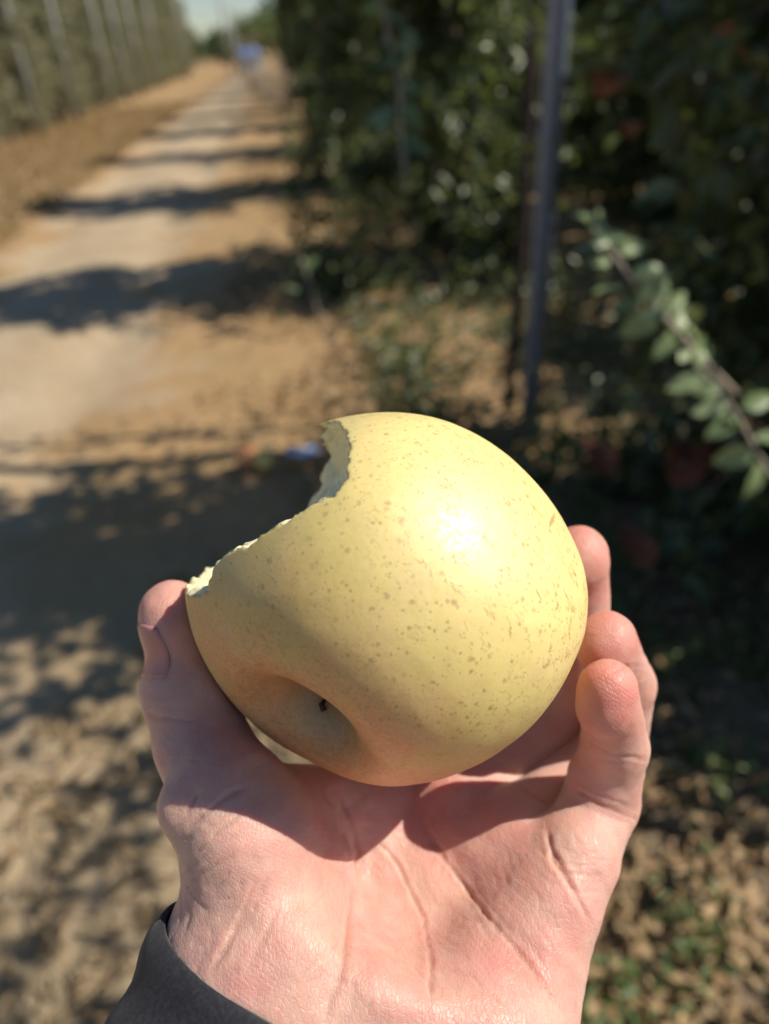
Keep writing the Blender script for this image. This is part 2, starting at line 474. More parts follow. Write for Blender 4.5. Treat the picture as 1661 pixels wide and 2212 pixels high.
MAT_DEAD_SHADED = leaf_material('dead_leaf', (0.16, 0.045, 0.02), (0.22, 0.07, 0.03), 0.6, 0.25)  # dead leaf colour darkened to paint in the shade
MAT_DEAD_LIT = leaf_material('lit_dead_leaf', (0.55, 0.17, 0.06), (0.62, 0.24, 0.09), 0.6, 0.3)  # lit copy of the dead leaf, sunlight painted into its colour
MAT_LITTER = leaf_material('litter_leaf', (0.34, 0.21, 0.10), (0.56, 0.40, 0.22), 0.7, 0.2)
MAT_WEED = leaf_material('weed_leaf', (0.10, 0.15, 0.045), (0.22, 0.27, 0.10), 0.5, 0.35)
MAT_BARK = simple('bark', (0.10, 0.068, 0.05), 0.9, 0, 0.4, 30, 0.004)
MAT_TWIG = simple('young_bark', (0.36, 0.30, 0.23), 0.75, 0, 0.3, 60, 0.001)
MAT_PIPE = simple('galvanised_pipe', (0.20, 0.24, 0.33), 0.42, 0.1, 0.15, 14, 0.0005)
MAT_POST = simple('concrete_post', (0.27, 0.27, 0.26), 0.8, 0, 0.15, 8, 0.002)
MAT_WIRE = simple('steel_wire', (0.3, 0.3, 0.31), 0.5, 0.8, 0.1, 10, 0.0003)
MAT_TARP = simple('blue_tarpaulin', (0.05, 0.17, 0.46), 0.5, 0, 0.2, 1.5, 0.03)
MAT_RED_APPLE = simple('orange_apple_skin', (0.85, 0.36, 0.14), 0.38, 0, 0.25, 30, 0.0004)  # colour brightened to stand in for sun the fruit doesn't catch
MAT_GREEN_APPLE = simple('yellow_green_apple_skin', (0.62, 0.48, 0.16), 0.38, 0, 0.2, 30, 0.0004)
MAT_PINK_APPLE = simple('pink_apple_skin', (0.55, 0.22, 0.20), 0.38, 0, 0.2, 30, 0.0004)
MAT_PLASTIC = simple('plastic_scrap', (0.42, 0.52, 0.75), 0.3, 0, 0.2, 25, 0.002)
MAT_HILL = leaf_material('hill_leaf', (0.055, 0.10, 0.035), (0.10, 0.16, 0.05), 0.7, 0.1)

# ------------------------------------------------------------------ ground
def build_ground():
    xs = np.concatenate([-np.geomspace(900, 6.2, 26), np.linspace(-6, 6, 161), np.geomspace(6.2, 900, 26)])
    ys = np.concatenate([-np.geomspace(300, 3.1, 14), np.linspace(-3, 14, 227), np.geomspace(14.2, 1500, 40)])
    X, Y = np.meshgrid(xs, ys, indexing='ij')
    p = np.stack([X.ravel(), Y.ravel(), np.zeros(X.size)], 1)
    q = p[:, :2] @ Q_DIR
    hgt = 0.022 * vnoise(p + 50, 0.55) + 0.010 * vnoise(p + 9, 0.17)
    hgt -= 0.03 * np.exp(-((q + 1.25) / 0.25) ** 2) + 0.03 * np.exp(-((q + 2.45) / 0.25) ** 2)
    hgt += 0.05 * np.clip((q - 0.1) / 0.8, 0, 1)
    fade = np.clip(1 - (np.abs(Y.ravel()) - 12) / 20, 0.0, 1)
    p[:, 2] = hgt * fade - 0.03
    nx, ny = X.shape
    i = np.arange(nx * ny).reshape(nx, ny)
    f = np.stack([i[:-1, :-1].ravel(), i[1:, :-1].ravel(), i[1:, 1:].ravel(), i[:-1, 1:].ravel()], 1)
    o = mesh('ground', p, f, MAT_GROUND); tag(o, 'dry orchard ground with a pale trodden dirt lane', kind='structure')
build_ground()

# ------------------------------------------------------------------ leaves
def leaves(c, d, up, ln, wd, fold=0.25, curl=0.15):
    """leaf quads (base, right, tip, left) as two folded triangles; all arguments arrays"""
    n = len(c)
    d = d / np.linalg.norm(d, axis=1, keepdims=True)
    s = np.cross(d, up); s /= np.linalg.norm(s, axis=1, keepdims=True) + 1e-9
    nn = np.cross(s, d)
    ln = np.broadcast_to(ln, (n,))[:, None]; wd = np.broadcast_to(wd, (n,))[:, None]
    v = np.stack([c, c + d * ln * .35 + s * wd * .48 + nn * wd * fold, c + d * ln * .72 + s * wd * .38 + nn * wd * (fold - .05),
                  c + d * ln - nn * ln * curl, c + d * ln * .72 - s * wd * .38 + nn * wd * (fold - .05),
                  c + d * ln * .35 - s * wd * .48 + nn * wd * fold], 1).reshape(-1, 3)
    k = (np.arange(n) * 6)[:, None]
    f = np.concatenate([k + np.array([[0, 1, 2, 3]]), k + np.array([[0, 3, 4, 5]])], 0)
    return v, f
def unit(n, r=rng):
    u = r.normal(size=(n, 3)); return u / np.linalg.norm(u, axis=1, keepdims=True)

def tree_parts(seed, height, halflen, halfwid, low, n_br, per, leaf_l, mat, dens_low=1.0):
    """an apple tree trained in a row: trunk, limbs and a crown of leaves on twigs; local frame x across the row, y along it"""
    r = np.random.default_rng(seed)
    z = np.linspace(-0.1, height, 12)
    tr = np.stack([0.05 * np.sin(z * 1.3 + seed), 0.06 * np.cos(z * 1.1 + seed), z], 1)
    tv, tf = tube(tr, np.interp(z, [0, height], [0.05, 0.012]), 8)
    limbs = Bag(); C, Dd = [], []
    for i in range(n_br):
        h = low + (height - low) * (i + r.random()) / n_br
        k = 1.0 - 0.45 * ((h - low) / (height - low)) ** 2
        a = r.random() * 2 * math.pi
        tgt = np.array([math.cos(a) * halfwid * k, math.sin(a) * halflen * k, 0]) * (0.55 + 0.5 * r.random())
        st = np.array([np.interp(h, z, tr[:, 0]), np.interp(h, z, tr[:, 1]), h])
        u = np.linspace(0, 1, 7)[:, None]
        pts = st + tgt * u + np.array([0, 0, 1]) * (0.30 * u * (1 - u) * 2 - 0.35 * u ** 2 * (r.random())) + 0.03 * r.normal(size=(7, 3)) * u
        v, f = tube(pts, np.linspace(0.014, 0.004, 7), 5); limbs.add(v, f)
        for _ in range(3):
            j = r.integers(2, 7); b0 = pts[j - 1]; dirn = unit(1, r)[0] * np.array([1, 1, .7]); e = b0 + dirn * (0.22 + 0.2 * r.random())
            v, f = tube(np.array([b0, (b0 + e) / 2 + 0.02 * r.normal(size=3), e]), [0.005, 0.004, 0.002], 4); limbs.add(v, f)
            t = r.random(per)[:, None] ** 0.7
            C.append(b0 + (e - b0) * t + r.normal(size=(per, 3)) * 0.045); Dd.append(dirn + unit(per, r) * 1.1)
        t = r.random(per)[:, None]
        idx = t * 6; lo = np.floor(idx[:, 0]).astype(int).clip(0, 5)
        C.append(pts[lo] + (pts[lo + 1] - pts[lo]) * (idx - lo[:, None]) + r.normal(size=(per, 3)) * 0.05); Dd.append(unit(per, r))
    C = np.vstack(C); Dd = np.vstack(Dd)
    keep = C[:, 2] > 0.08; C, Dd = C[keep], Dd[keep]
    Dd[:, 2] -= 0.35
    n = len(C)
    lv, lf = leaves(C, Dd, np.array([0, 0, 1]) + unit(n, r) * 0.7, leaf_l * (0.7 + 0.6 * r.random(n)), leaf_l * 0.55 * (0.8 + 0.4 * r.random(n)))
    return (tv, tf), limbs, (lv, lf, np.repeat(r.random(n), 6))

def add_shade_limbs(parts, n_limb, per, y0, y1, z0, z1, leaf_l, seed):
    """a few long thin limbs with scattered leaves reaching out of one end of the crown"""
    (tr_, limbs, (lv, lf, rnd)) = parts; r = np.random.default_rng(seed); C, D = [], []
    for i in range(n_limb):
        z = z0 + (z1 - z0) * (i + r.random()) / n_limb; st = np.array([0, 0, max(0.3, z - 0.5)]); e = np.array([r.normal() * .3, y0 + (y1 - y0) * r.random(), z])
        u = np.linspace(0, 1, 7)[:, None]; pts = st + (e - st) * u + np.array([0, 0, .3]) * u * (1 - u) + r.normal(size=(7, 3)) * .03 * u
        v, f = tube(pts, np.linspace(.011, .003, 7), 5); limbs.add(v, f)
        t = 0.45 + 0.55 * r.random(per); C.append(np.stack([np.interp(t, u[:, 0], pts[:, k]) for k in range(3)], 1) + r.normal(size=(per, 3)) * .05); D.append(unit(per, r))
    C = np.vstack(C); D = np.vstack(D); D[:, 2] -= .3; n = len(C)
    v, f = leaves(C, D, np.array([0, 0, 1]) + unit(n, r) * .7, leaf_l * (.7 + .6 * r.random(n)), leaf_l * .55)
    return tr_, limbs, (np.vstack([lv, v]), np.vstack([lf, f + len(lv)]), np.concatenate([rnd, np.repeat(r.random(n), 6)]))

def build_tree(name, loc, rz, parts, mat, bark=None):
    (tv, tf), limbs, (lv, lf, rnd) = parts
    o = empty(name, loc); o.rotation_euler.z = rz
    for nm, v, f, m_, at in (('trunk', tv, tf, MAT_BARK, None), ('limbs', np.vstack(limbs.v), limbs.f, MAT_BARK, None), ('crown', lv, lf, mat, {'rnd': rnd})):
        q = mesh(nm, v, f, m_, nm != 'crown', attrs=at); q.parent = o
    return o

RROW = 1.42
near_parts = [tree_parts(11 + i, 4.5, (1.0, 1.5, 1.5)[i], (0.7, 0.95, 0.95)[i], 0.06, 100, (34, 46, 46)[i], 0.088, MAT_LEAF) for i in range(3)]
near_parts[0] = add_shade_limbs(near_parts[0], 34, 95, -1.7, -0.3, 0.12, 1.6, 0.085, 79)  # low limbs, mostly out of view, added to darken the lower right ground
near_parts[0] = add_shade_limbs(near_parts[0], 12, 18, -1.8, -1.4, 1.5, 2.8, 0.075, 77)  # unseen upper limbs added to cast leaf dapples at the lower left
protos = []
for i in range(3):
    o = build_tree('apple_tree', lane((2.0, 5.8, 9.9)[i], (1.6, 1.12, 1.0)[i]), HEAD, near_parts[i], MAT_LEAF); protos.append(o)
    tag(o, ['dark shaded apple tree behind the metal pole, nearest on the right', 'second apple tree of the right row, past the nearest one',
            'third apple tree of the right row beside the dirt lane'][i], 'tree', 'apple trees in the right row')
right_trees = [('fourth apple tree of the right row, casting a thin shadow band', 14.0), ('fifth apple tree of the right row towards the far end', 18.2),
               ('sixth apple tree of the right row towards the far end', 22.4), ('seventh tree of the right row, low bare twigs at its foot', 26.6),
               ('eighth apple tree of the right row, small with distance', 30.8), ('ninth apple tree of the right row, small with distance', 35.0),
               ('tenth apple tree of the right row, small with distance', 39.2), ('eleventh apple tree of the right row near its far end', 43.4),
               ('twelfth apple tree of the right row near its far end', 47.6), ('last apple tree of the right row at its far end', 51.8)]
for i, (lb, s) in enumerate(right_trees):
    c = copy_tree(protos[i % 3]); c.location = Vector(lane(s, 0.98)); c.rotation_euler.z = HEAD + math.pi * (i % 2); c['label'] = lb

# the row beyond the right row: closes the view between the trunks
young = tree_parts(31, 2.1, 1.15, 0.75, 0.04, 60, 50, 0.085, MAT_LEAF)
yp = None
for i in range(11):
    if yp is None: yp = c = build_tree('young_apple_tree', lane(1.6, 3.1), HEAD, young, MAT_LEAF)
    else: c = copy_tree(yp); c.location = Vector(lane(1.6 + 1.75 * i, 3.1 + 0.15 * math.sin(i * 2.3))); c.rotation_euler.z = HEAD + math.pi * (i % 2)
    tag(c, 'low dim bushy young apple tree seen in gaps behind the right row', 'tree', 'young apple trees behind the right row')
for i, s in enumerate((4.0, 8.0, 12.5, 17.0)):
    c = copy_tree(protos[(i + 1) % 3]); c.location = Vector(lane(s, 6.9)); c.rotation_euler.z = HEAD + 1.3 * i
    c['group'] = 'tall apple trees two rows to the right'; c['label'] = 'dim tall apple tree two rows behind the metal pole'

# left row, sunlit; haze is painted into its leaf colour
left_parts = [tree_parts(40 + i, 4.3, 1.05, 0.6, 0.15, 50, 30, 0.10, MAT_LEAF_HAZY) for i in range(3)]
lp = []
for i in range(3):
    o = build_tree('apple_tree', lane(18.6 + 1.5 * i, -6.1), HEAD, left_parts[i], MAT_LEAF_HAZY); lp.append(o)
    tag(o, 'hazy sunlit apple tree merged into the hedge-like left row', 'tree', 'dusty apple trees in the left row')
post_names = [(21.2, 'nearest pale post at the left picture edge'), (25.0, 'second pale post'), (29.5, 'third pale post'), (33.6, 'fourth pale post'), (37.7, 'fifth pale post'), (43.4, 'sixth pale post'), (53.8, 'seventh pale post')]
def row_label(s):
    p_, nm = min(post_names, key=lambda a: abs(a[0] - s))
    if s > 55.5: return 'small hazy apple tree beyond the last pale post of the left row'
    return 'hazy sunlit apple tree ' + ('right behind' if abs(s - p_) < .75 else 'just before' if s < p_ and s > p_ - 2 else 'just past' if s < p_ + 2 and s > p_ else 'well before' if s < p_ else 'well past') + ' the ' + nm
for i, o in enumerate(lp): o['label'] = row_label(18.6 + 1.5 * i)
s = 23.1; k = 0
while s < 66:
    c = copy_tree(lp[k % 3]); c.location = Vector(lane(s, -6.15 + 0.1 * random.uniform(-1, 1))); c.rotation_euler.z = HEAD + math.pi * (k % 2)
    c['label'] = row_label(s); c.scale = (1, 1, random.uniform(0.93, 1.08)); s += 1.5; k += 1
# a second, taller line of them just behind, seen through the first
for k in range(14):
    c = copy_tree(lp[k % 3]); c.location = Vector(lane(15 + 3.2 * k, -9.6)); c.rotation_euler.z = HEAD + k
    c['label'] = 'hazy apple tree in the second row behind the left row'; c['group'] = 'dusty apple trees in the second left row'

# posts of the left row
proto = None
post_spots = [(21.2, -5.75, 'nearest pale post at the left picture edge'), (25.0, -5.68, 'second pale post, standing out before the left row'), (29.5, -5.5, 'third pale post before the left row'),
              (33.6, -5.6, 'fourth pale post before the left row'), (37.7, -5.65, 'fifth pale post before the left row'), (43.4, -5.6, 'sixth pale post before the left row'),
              (53.8, -5.3, 'seventh pale post, near the far end of the left row')]
for s, q, lb in post_spots:
    if proto is None:
        proto = empty('trellis_post', lane(s, q)); b = Bag()
        b.add(*tube(np.array([[0, 0, -.1], [0, 0, 2.0], [0, 0, 4.3]]), [0.065, 0.062, 0.06], 10)); sh_ = b.build('shaft', MAT_POST); sh_.parent = proto
        b = Bag(); b.add(*tube(np.array([[0, 0, 4.302], [0, 0, 4.38]]), [0.08, 0.07], 10)); cp = b.build('cap', MAT_POST); cp.parent = proto
        c = proto
    else:
        c = copy_tree(proto); c.location = Vector(lane(s, q))
    tag(c, lb, 'post', 'trellis posts along the left row')
# far posts and the pale post in the gap by the lane end
for (px, s, q, hh, lb) in ((500, 60, -3.1, 4.6, 'pale leaning post left of the blue tarpaulin at the lane end'), (520, 52, -2.2, 3.2, 'short pale post just beside the blue tarpaulin')):
    c = copy_tree(proto); c.location = Vector(lane(s, q)); c.scale = (1.6, 1.6, hh / 4.3); c['label'] = lb; c['group'] = 'posts by the lane end'
    tag(c, lb, 'post', 'posts by the lane end')

# ------------------------------------------------------------------ the metal pole and the thin trunk beside it
pb = lane(2.85, 0.86)
pole = empty('metal_pole', pb)
tag(pole, 'grey galvanised steel pole standing before the shaded tree', 'pole')
lean = np.array([0.16, 0.0, 4.4])
bg_ = Bag(); bg_.add(*tube(np.array([pb + [0, 0, -0.2], pb + lean / 2, pb + lean]), 0.037, 20)); bg_.build('shaft', MAT_PIPE, pole, pb)
for zz in (1.15, 2.2):
    bg_ = Bag(); bg_.add(*tube(np.array([pb + lean * zz / 4.4, pb + lean * (zz + 0.02) / 4.4]), 0.0385, 18)); bg_.build('wire_tie', MAT_WIRE, pole, pb)
st = lane(3.1, 0.84)
sap = empty('sapling', st); tag(sap, 'thin reddish brown sapling trunk just left of the metal pole', 'sapling')
zz = np.linspace(-0.05, 3.6, 9)
sp = np.stack([st[0] + 0.02 * np.sin(zz * 2) + 0.04 * zz, st[1] + 0.02 * np.cos(zz), zz], 1)
bg_ = Bag(); bg_.add(*tube(sp, np.linspace(0.024, 0.014, 9), 9)); bg_.build('trunk', simple('reddish_bark', (0.035, 0.020, 0.018), 0.85, 0, 0.3, 40, 0.003), sap, st)
r_ = np.random.default_rng(5); n = 110
cc = np.stack([np.interp(r_.random(n), np.linspace(0, 1, 9), sp[:, 0]), np.full(n, st[1]), 0.9 + 2.6 * r_.random(n)], 1) + r_.normal(size=(n, 3)) * 0.10
lv, lf = leaves(cc, unit(n, r_), np.array([0, 0, 1]) + unit(n, r_) * .6, 0.06, 0.035)
mesh('crown', lv, lf, MAT_LEAF, False, {'rnd': np.repeat(r_.random(n), 6)}, st, sap)
# ------------------------------------------------------------------ detailed leaf
def fine_leaf(L_, W_, fold=0.3, curl=0.25, wav=0.05, nx=8, seed=0):
    r = np.random.default_rng(seed); u = np.linspace(0, 1, nx + 1); v = []
    wprof = np.sin(np.pi * np.clip(u, 0, 1) ** 0.8) ** 0.75 * W_ / 2
    for i, a in enumerate(u):
        z0 = -curl * L_ * a * a
        for k in (-1, -0.5, 0, 0.5, 1):
            v.append((k * wprof[i], a * L_, z0 + abs(k) * wprof[i] * fold * (1.4 - 0.4 * abs(k)) + wav * W_ * math.sin(a * 14 + k * 2 + seed) * abs(k)))
    f = [(i * 5 + k, i * 5 + k + 1, i * 5 + k + 6, i * 5 + k + 5) for i in range(nx) for k in range(4)]
    v = np.array(v)
    # real thickness
    v2 = v.copy(); v2[:, 2] -= 0.0003
    m_ = len(v); f2 = [tuple(reversed([i + m_ for i in q])) for q in f]
    return np.vstack([v, v2]), f + f2
def rot_to(v, d, up):
    d = d / np.linalg.norm(d); s = np.cross(d, up); s /= np.linalg.norm(s); n_ = np.cross(s, d)
    return v[:, 0:1] * s + v[:, 1:2] * d + v[:, 2:3] * n_

# the low leafy branch at the right, lit by the sun
def shoot(name, label, pts_px, leaf_specs, mat, tw=0.0046, cat='branch'):
    pts = np.array([px_dist(*q) for q in pts_px]); base = pts[0]
    # smooth
    u = np.linspace(0, len(pts) - 1, 4 * len(pts)); pp = np.stack([np.interp(u, np.arange(len(pts)), pts[:, k]) for k in range(3)], 1)
    o = empty(name, base); tag(o, label, cat)
    b = Bag(); b.add(*tube(pp, np.linspace(tw, tw * 0.45, len(pp)), 8)); b.build('stem', MAT_TWIG, o, base)
    rl = np.random.default_rng(len(leaf_specs))
    for j, (px, py, dist, dx, dy, dz, ln, seed) in enumerate(leaf_specs):
        ln = max(ln, .03)
        c = px_dist(px, py, dist); jit = rl.normal(size=3) * 0.28
        d = (dx + jit[0]) * RIGHT + (dy + jit[1]) * UP + (dz + jit[2]) * FWD
        ln = ln * (0.6 + 0.45 * rl.random())
        v, f = fine_leaf(ln, ln * (0.42 + 0.2 * rl.random()), 0.1 + 0.35 * rl.random(), 0.05 + 0.4 * rl.random(), 0.03 + 0.06 * rl.random(), 7, seed)
        w_ = rot_to(v, d, SUN * 1.0 - 0.5 * FWD + 0.55 * unit(1, rl)[0]) + c
        q = mesh('leaf', w_, f, mat, True, {'rnd': np.full(len(w_), rl.random())}, c, o)
    return o
D0 = 1.15
specs = [(1325, 510, D0, -0.6, 0.75, -.2, .06, 1), (1325, 512, D0, 0.1, 1.0, .1, .045, 2), (1335, 545, D0, -1, -0.1, -.2, .062, 3), (1352, 585, D0, -1, -.15, 0.1, .055, 4),
         (1365, 560, D0, 1, 0.35, -.1, .062, 5), (1350, 535, D0, 0.9, .5, .3, .05, 6), (1392, 625, D0, 1, 0.4, -.2, .068, 7), (1385, 640, D0, -1, -.2, .2, .05, 8),
         (1420, 665, D0, -1, 0.0, -.1, .066, 9), (1432, 680, D0, 0.8, .55, 0, .07, 10), (1450, 700, D0, -.9, -.5, 0.1, .06, 11), (1465, 690, D0, 1, .3, -.3, .07, 12),
         (1480, 725, D0, 1, -.2, .2, .066, 13), (1490, 745, D0, -.8, -.5, .1, .06, 14), (1500, 735, D0, .5, .9, 0, .06, 15), (1520, 765, D0, -.5, -.9, -.2, .065, 16),
         (1530, 770, D0, 1, .1, 0, .06, 17), (1410, 650, D0, .3, -1, .1, .05, 18)]
_r = np.random.default_rng(12)
specs = [(a - 32, b - 18, *q_) for a, b, *q_ in specs]
specs = specs + [(a + _r.normal() * 14, b + _r.normal() * 14, c + .04 * _r.normal(), _r.normal(), _r.normal(), _r.normal() * .5, g_ * .8, k_ + 100) for a, b, c, _, _, _, g_, k_ in specs]
shoot('leafy_branch', 'pale leafy shoot slanting across the shade at right', [(1590, 850, D0 + .05), (1500, 757, D0), (1438, 687, D0), (1368, 607, D0), (1308, 527, D0), (1286, 477, D0)], specs, MAT_LEAF_PALE)
D1 = 1.1
specs2 = [(1560, 840, D1, -1, .1, 0, .06, 21), (1575, 870, D1, -1, -.3, .2, .055, 22), (1590, 900, D1, -1, -.2, 0, .062, 23), (1600, 930, D1, -.9, .3, .1, .05, 24), (1630, 975, D1, -1, .1, .1, .06, 25),
          (1640, 1000, D1, -.3, -1, .1, .055, 26), (1600, 880, D1, .8, .5, 0, .06, 27), (1630, 950, D1, .9, .4, 0, .06, 28), (1520, 815, D1, -1, -.2, .1, .055, 29), (1530, 800, D1, -.3, -1, .1, .05, 30)]
shoot('leafy_branch', 'drooping pale leafy twig at the right edge beside the apple', [(1690, 1060, D1), (1640, 985, D1), (1595, 900, D1), (1555, 835, D1), (1500, 790, D1)], specs2, MAT_LEAF_PALE, 0.003)
specs3 = [(860 + random.randint(-14, 14) - max(0, i - 13) * 4, 385 - 20 * i, 1.9, random.choice((-1, 1)) * .8, random.uniform(-.6, .6), random.uniform(-.5, .5), .07, 50 + i) for i in range(21)]
shoot('leafy_branch', 'pale upright shoot among the dark leaves at top centre', [(878, 400, 1.9), (868, 300, 1.9), (862, 180, 1.9), (835, 60, 1.9), (815, -60, 1.9)], specs3, MAT_LEAF_PALE, 0.005)
specs4 = [(655, 560, 3.2, -.6, .4, 0, .08, 71), (665, 585, 3.2, .6, .3, 0, .08, 72), (650, 620, 3.2, -.7, -.3, 0, .07, 73), (620, 670, 3.2, -.7, -.2, .1, .07, 74), (675, 640, 3.2, .7, 0.1, .1, .07, 75)]
shoot('leafy_branch', 'bright green sprig over the dark shadow band of the lane', [(720, 760, 3.3), (690, 680, 3.2), (665, 600, 3.2), (650, 545, 3.2)], specs4, MAT_WEED, 0.004)

# withered leaves hanging in the shade
dead = [(1325, 150, 1.85, .5, .8, 0.176, 'large curled red-brown dead leaf right of the pole near the top'), (1612, 90, 1.70, .8, .25, 0.199, 'broad red-brown dead leaf at the top right corner'),
        (1365, 265, 1.95, .2, 1, 0.088, 'small red-brown dead leaf below the curled one'), (1380, 1175, 1.95, -.3, 1, 0.135, 'dim brown dead leaf just above the upright fingers'),
        (1300, 980, 1.95, -.4, .9, 0.120, 'dim brown dead leaf between apple and drooping twig'), (1480, 990, 1.85, .3, 1, 0.160, 'upright dim red-brown dead leaf left of the drooping twig'),
        (1540, 980, 1.85, .9, .5, 0.128, 'slanting dim red-brown dead leaf beside the upright one'), (1290, 1000, 2.10, .9, .3, 0.079, 'tiny dim brown dead leaf behind the larger one by the apple')]
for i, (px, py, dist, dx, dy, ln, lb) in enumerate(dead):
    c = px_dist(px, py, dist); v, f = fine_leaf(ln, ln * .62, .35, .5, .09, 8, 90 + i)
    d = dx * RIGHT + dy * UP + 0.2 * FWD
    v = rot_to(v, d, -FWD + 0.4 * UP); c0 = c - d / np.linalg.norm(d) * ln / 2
    o = mesh('dead_leaf', v + c0, f, MAT_DEAD_LIT if i < 3 else MAT_DEAD_SHADED, True, {'rnd': np.full(len(v), random.random())}, c0)
    tag(o, lb, 'leaf', 'withered leaves hanging in the shade')
    pt = np.array([c0, c0 - 0.02 * d + [0, 0, .01], c0 - .04 * d + [0, 0, .035]]); b = Bag(); b.add(*tube(pt, .0012, 5)); b.build('stalk', MAT_TWIG, o, c0)

# ------------------------------------------------------------------ low growth and litter
def scatter(name, n, region, mat, ln, wd, zr, flat, seed, label, clump=0.0):
    r = np.random.default_rng(seed); c = region(r, n)
    if clump: c[:, :2] += 0
    c[:, 2] = c[:, 2] + zr * r.random(len(c)) ** 2; n = len(c)
    d = unit(n, r); d[:, 2] *= flat
    v, f = leaves(c, d, np.array([0, 0, 1]) + unit(n, r) * 0.5, ln * (0.5 + r.random(n)), wd * (0.6 + 0.8 * r.random(n)), 0.3, 0.2)
    o = mesh(name, v, f, mat, False, {'rnd': np.repeat(r.random(n), 6)}); tag(o, label, kind='stuff'); return o
def reg(s0, s1, q0, q1, z=-0.005, mask=None):
    def g(r, n):
        s = s0 + (s1 - s0) * r.random(n) ** 1.3; q = q0 + (q1 - q0) * r.random(n)
        p = np.stack([P_DIR[0] * s + Q_DIR[0] * q, P_DIR[1] * s + Q_DIR[1] * q, np.full(n, z)], 1)
        if mask is not None: p = p[vnoise(p * [1, 1, 0] + 3, mask) + 0.15 * r.normal(size=n) > 0.05]
        return p
    return g
def lane_litter(r, n):
    p = reg(0.3, 13, -0.6, 1.6, mask=0.6)(r, n); q_ = p[:, :2] @ Q_DIR; s_ = p[:, :2] @ P_DIR
    return p[q_ > np.where(s_ < 1.7, 0.15 + 0.1 * r.normal(size=len(q_)), -0.6)]
scatter('leaf_litter', 14000, lane_litter, MAT_LITTER, .042, .026, .03, .25, 1, 'dry brown fallen leaves under the right row')
scatter('leaf_litter', 16000, reg(5, 30, -6.0, -2.9), MAT_LITTER, .08, .03, .05, .5, 3, 'dry yellowed grass and leaves along the left verge')
scatter('leaf_litter', 6000, reg(0.25, 1.8, 0.25, 1.3), MAT_LITTER, .034, .020, .05, .4, 22, 'dry brown leaves among the weeds at the lower right')
scatter('weeds', 10000, reg(0.1, 2.3, 0.22, 1.5, 0.0, 0.16), MAT_WEED, .030, .018, .10, .7, 4, 'low green weeds under the right row near the hand')
scatter('weeds', 17000, reg(4.7, 13, -0.05, 1.6, 0.0, 0.5), MAT_LEAF, .06, .036, .65, .7, 16, 'dark leafy undergrowth beside the lane farther down the right row')
scatter('weeds', 5000, reg(2.2, 5, 0.25, 1.6, 0.0, 0.35), MAT_LEAF, .05, .03, .35, .7, 6, 'shaded undergrowth along the right row')
def straw(n, seed, s0, s1, q0, q1, label):
    r = np.random.default_rng(seed); s = s0 + (s1 - s0) * r.random(n); q = q0 + (q1 - q0) * r.random(n)
    c = np.stack([P_DIR[0] * s + Q_DIR[0] * q, P_DIR[1] * s + Q_DIR[1] * q, np.full(n, 0.0)], 1); d = unit(n, r); d[:, 2] = np.abs(d[:, 2]) * .15
    v, f = leaves(c, d, np.array([0, 0, 1]) + unit(n, r), .04 + .06 * r.random(n), .0022, .1, .2)
    o = mesh('dry_grass', v, f, MAT_LITTER, False, {'rnd': np.repeat(r.random(n), 6)}); tag(o, label, kind='stuff')
straw(3200, 8, 0.1, 1.6, -0.9, 1.2, 'thin dry grass stalks lying by the lane edge')

# fallen apples
def apple_lathe(r, n=18):
    ph = np.linspace(0.02, np.pi - 0.02, 14); v = []
    for a in ph:
        rr = r * (1 - 0.30 * math.exp(-(a / 0.38) ** 2) - 0.2 * math.exp(-((np.pi - a) / 0.3) ** 2)) * (1 + .03 * math.cos(a))
        for k in range(n):
            b = 2 * np.pi * k / n; v.append((rr * math.sin(a) * math.cos(b), rr * math.sin(a) * math.sin(b), rr * math.cos(a)))
    f = [(i * n + k, i * n + (k + 1) % n, (i + 1) * n + (k + 1) % n, (i + 1) * n + k)[::-1] for i in range(13) for k in range(n)]
    f += [tuple(range(n)), tuple(13 * n + k for k in range(n - 1, -1, -1))]
    return np.array(v), f
for (px, py, r, m_, lb, tilt) in ((533, 985, .052, MAT_RED_APPLE, 'orange-red fallen apple on the ground left of the bite', 0.9), (572, 992, .046, MAT_GREEN_APPLE, 'dull yellow fallen apple touching the orange-red one', 1.3),
                                  (622, 300, .055, MAT_PINK_APPLE, 'pinkish fallen apple far down the lane by the trees', 0.5)):
    g = ground_px(px, py, r * .9); v, f = apple_lathe(r)
    R3 = np.array(Matrix.Rotation(tilt, 3, 'X') @ Matrix.Rotation(px, 3, 'Z')); v = v @ R3.T
    o = empty('fallen_apple', g); tag(o, lb, 'apple', 'fallen apples on the ground')
    b = Bag(); b.add(v + g, f); b.build('body', m_, o, g)
    ax = R3 @ np.array([0, 0, 1]); b = Bag(); b.add(*tube(np.array([g + ax * r * .6, g + ax * r * 1.15 + [0.004, 0, 0.002]]), .0016, 6)); b.build('stem', MAT_STEM, o, g)
g = ground_px(655, 985, 0.01)
r = np.random.default_rng(3); v = []
for i in range(7):
    for j in range(4): v.append(g + np.array([(i - 3) * .022, (j - 1.5) * .024, 0.012 * math.sin(i * 1.7) * math.cos(j * 2) + 0.02 + .006 * r.random()]))
f = [(i * 4 + j, i * 4 + j + 1, i * 4 + j + 5, i * 4 + j + 4) for i in range(6) for j in range(3)]
v = np.array(v); v2 = v - [0, 0, .0012]
o = mesh('plastic_scrap', np.vstack([v, v2]), f + [tuple(reversed([k + 28 for k in q])) for q in f], MAT_PLASTIC, True, loc=g); tag(o, 'crumpled bluish plastic scrap on the ground behind the bite', 'plastic scrap')

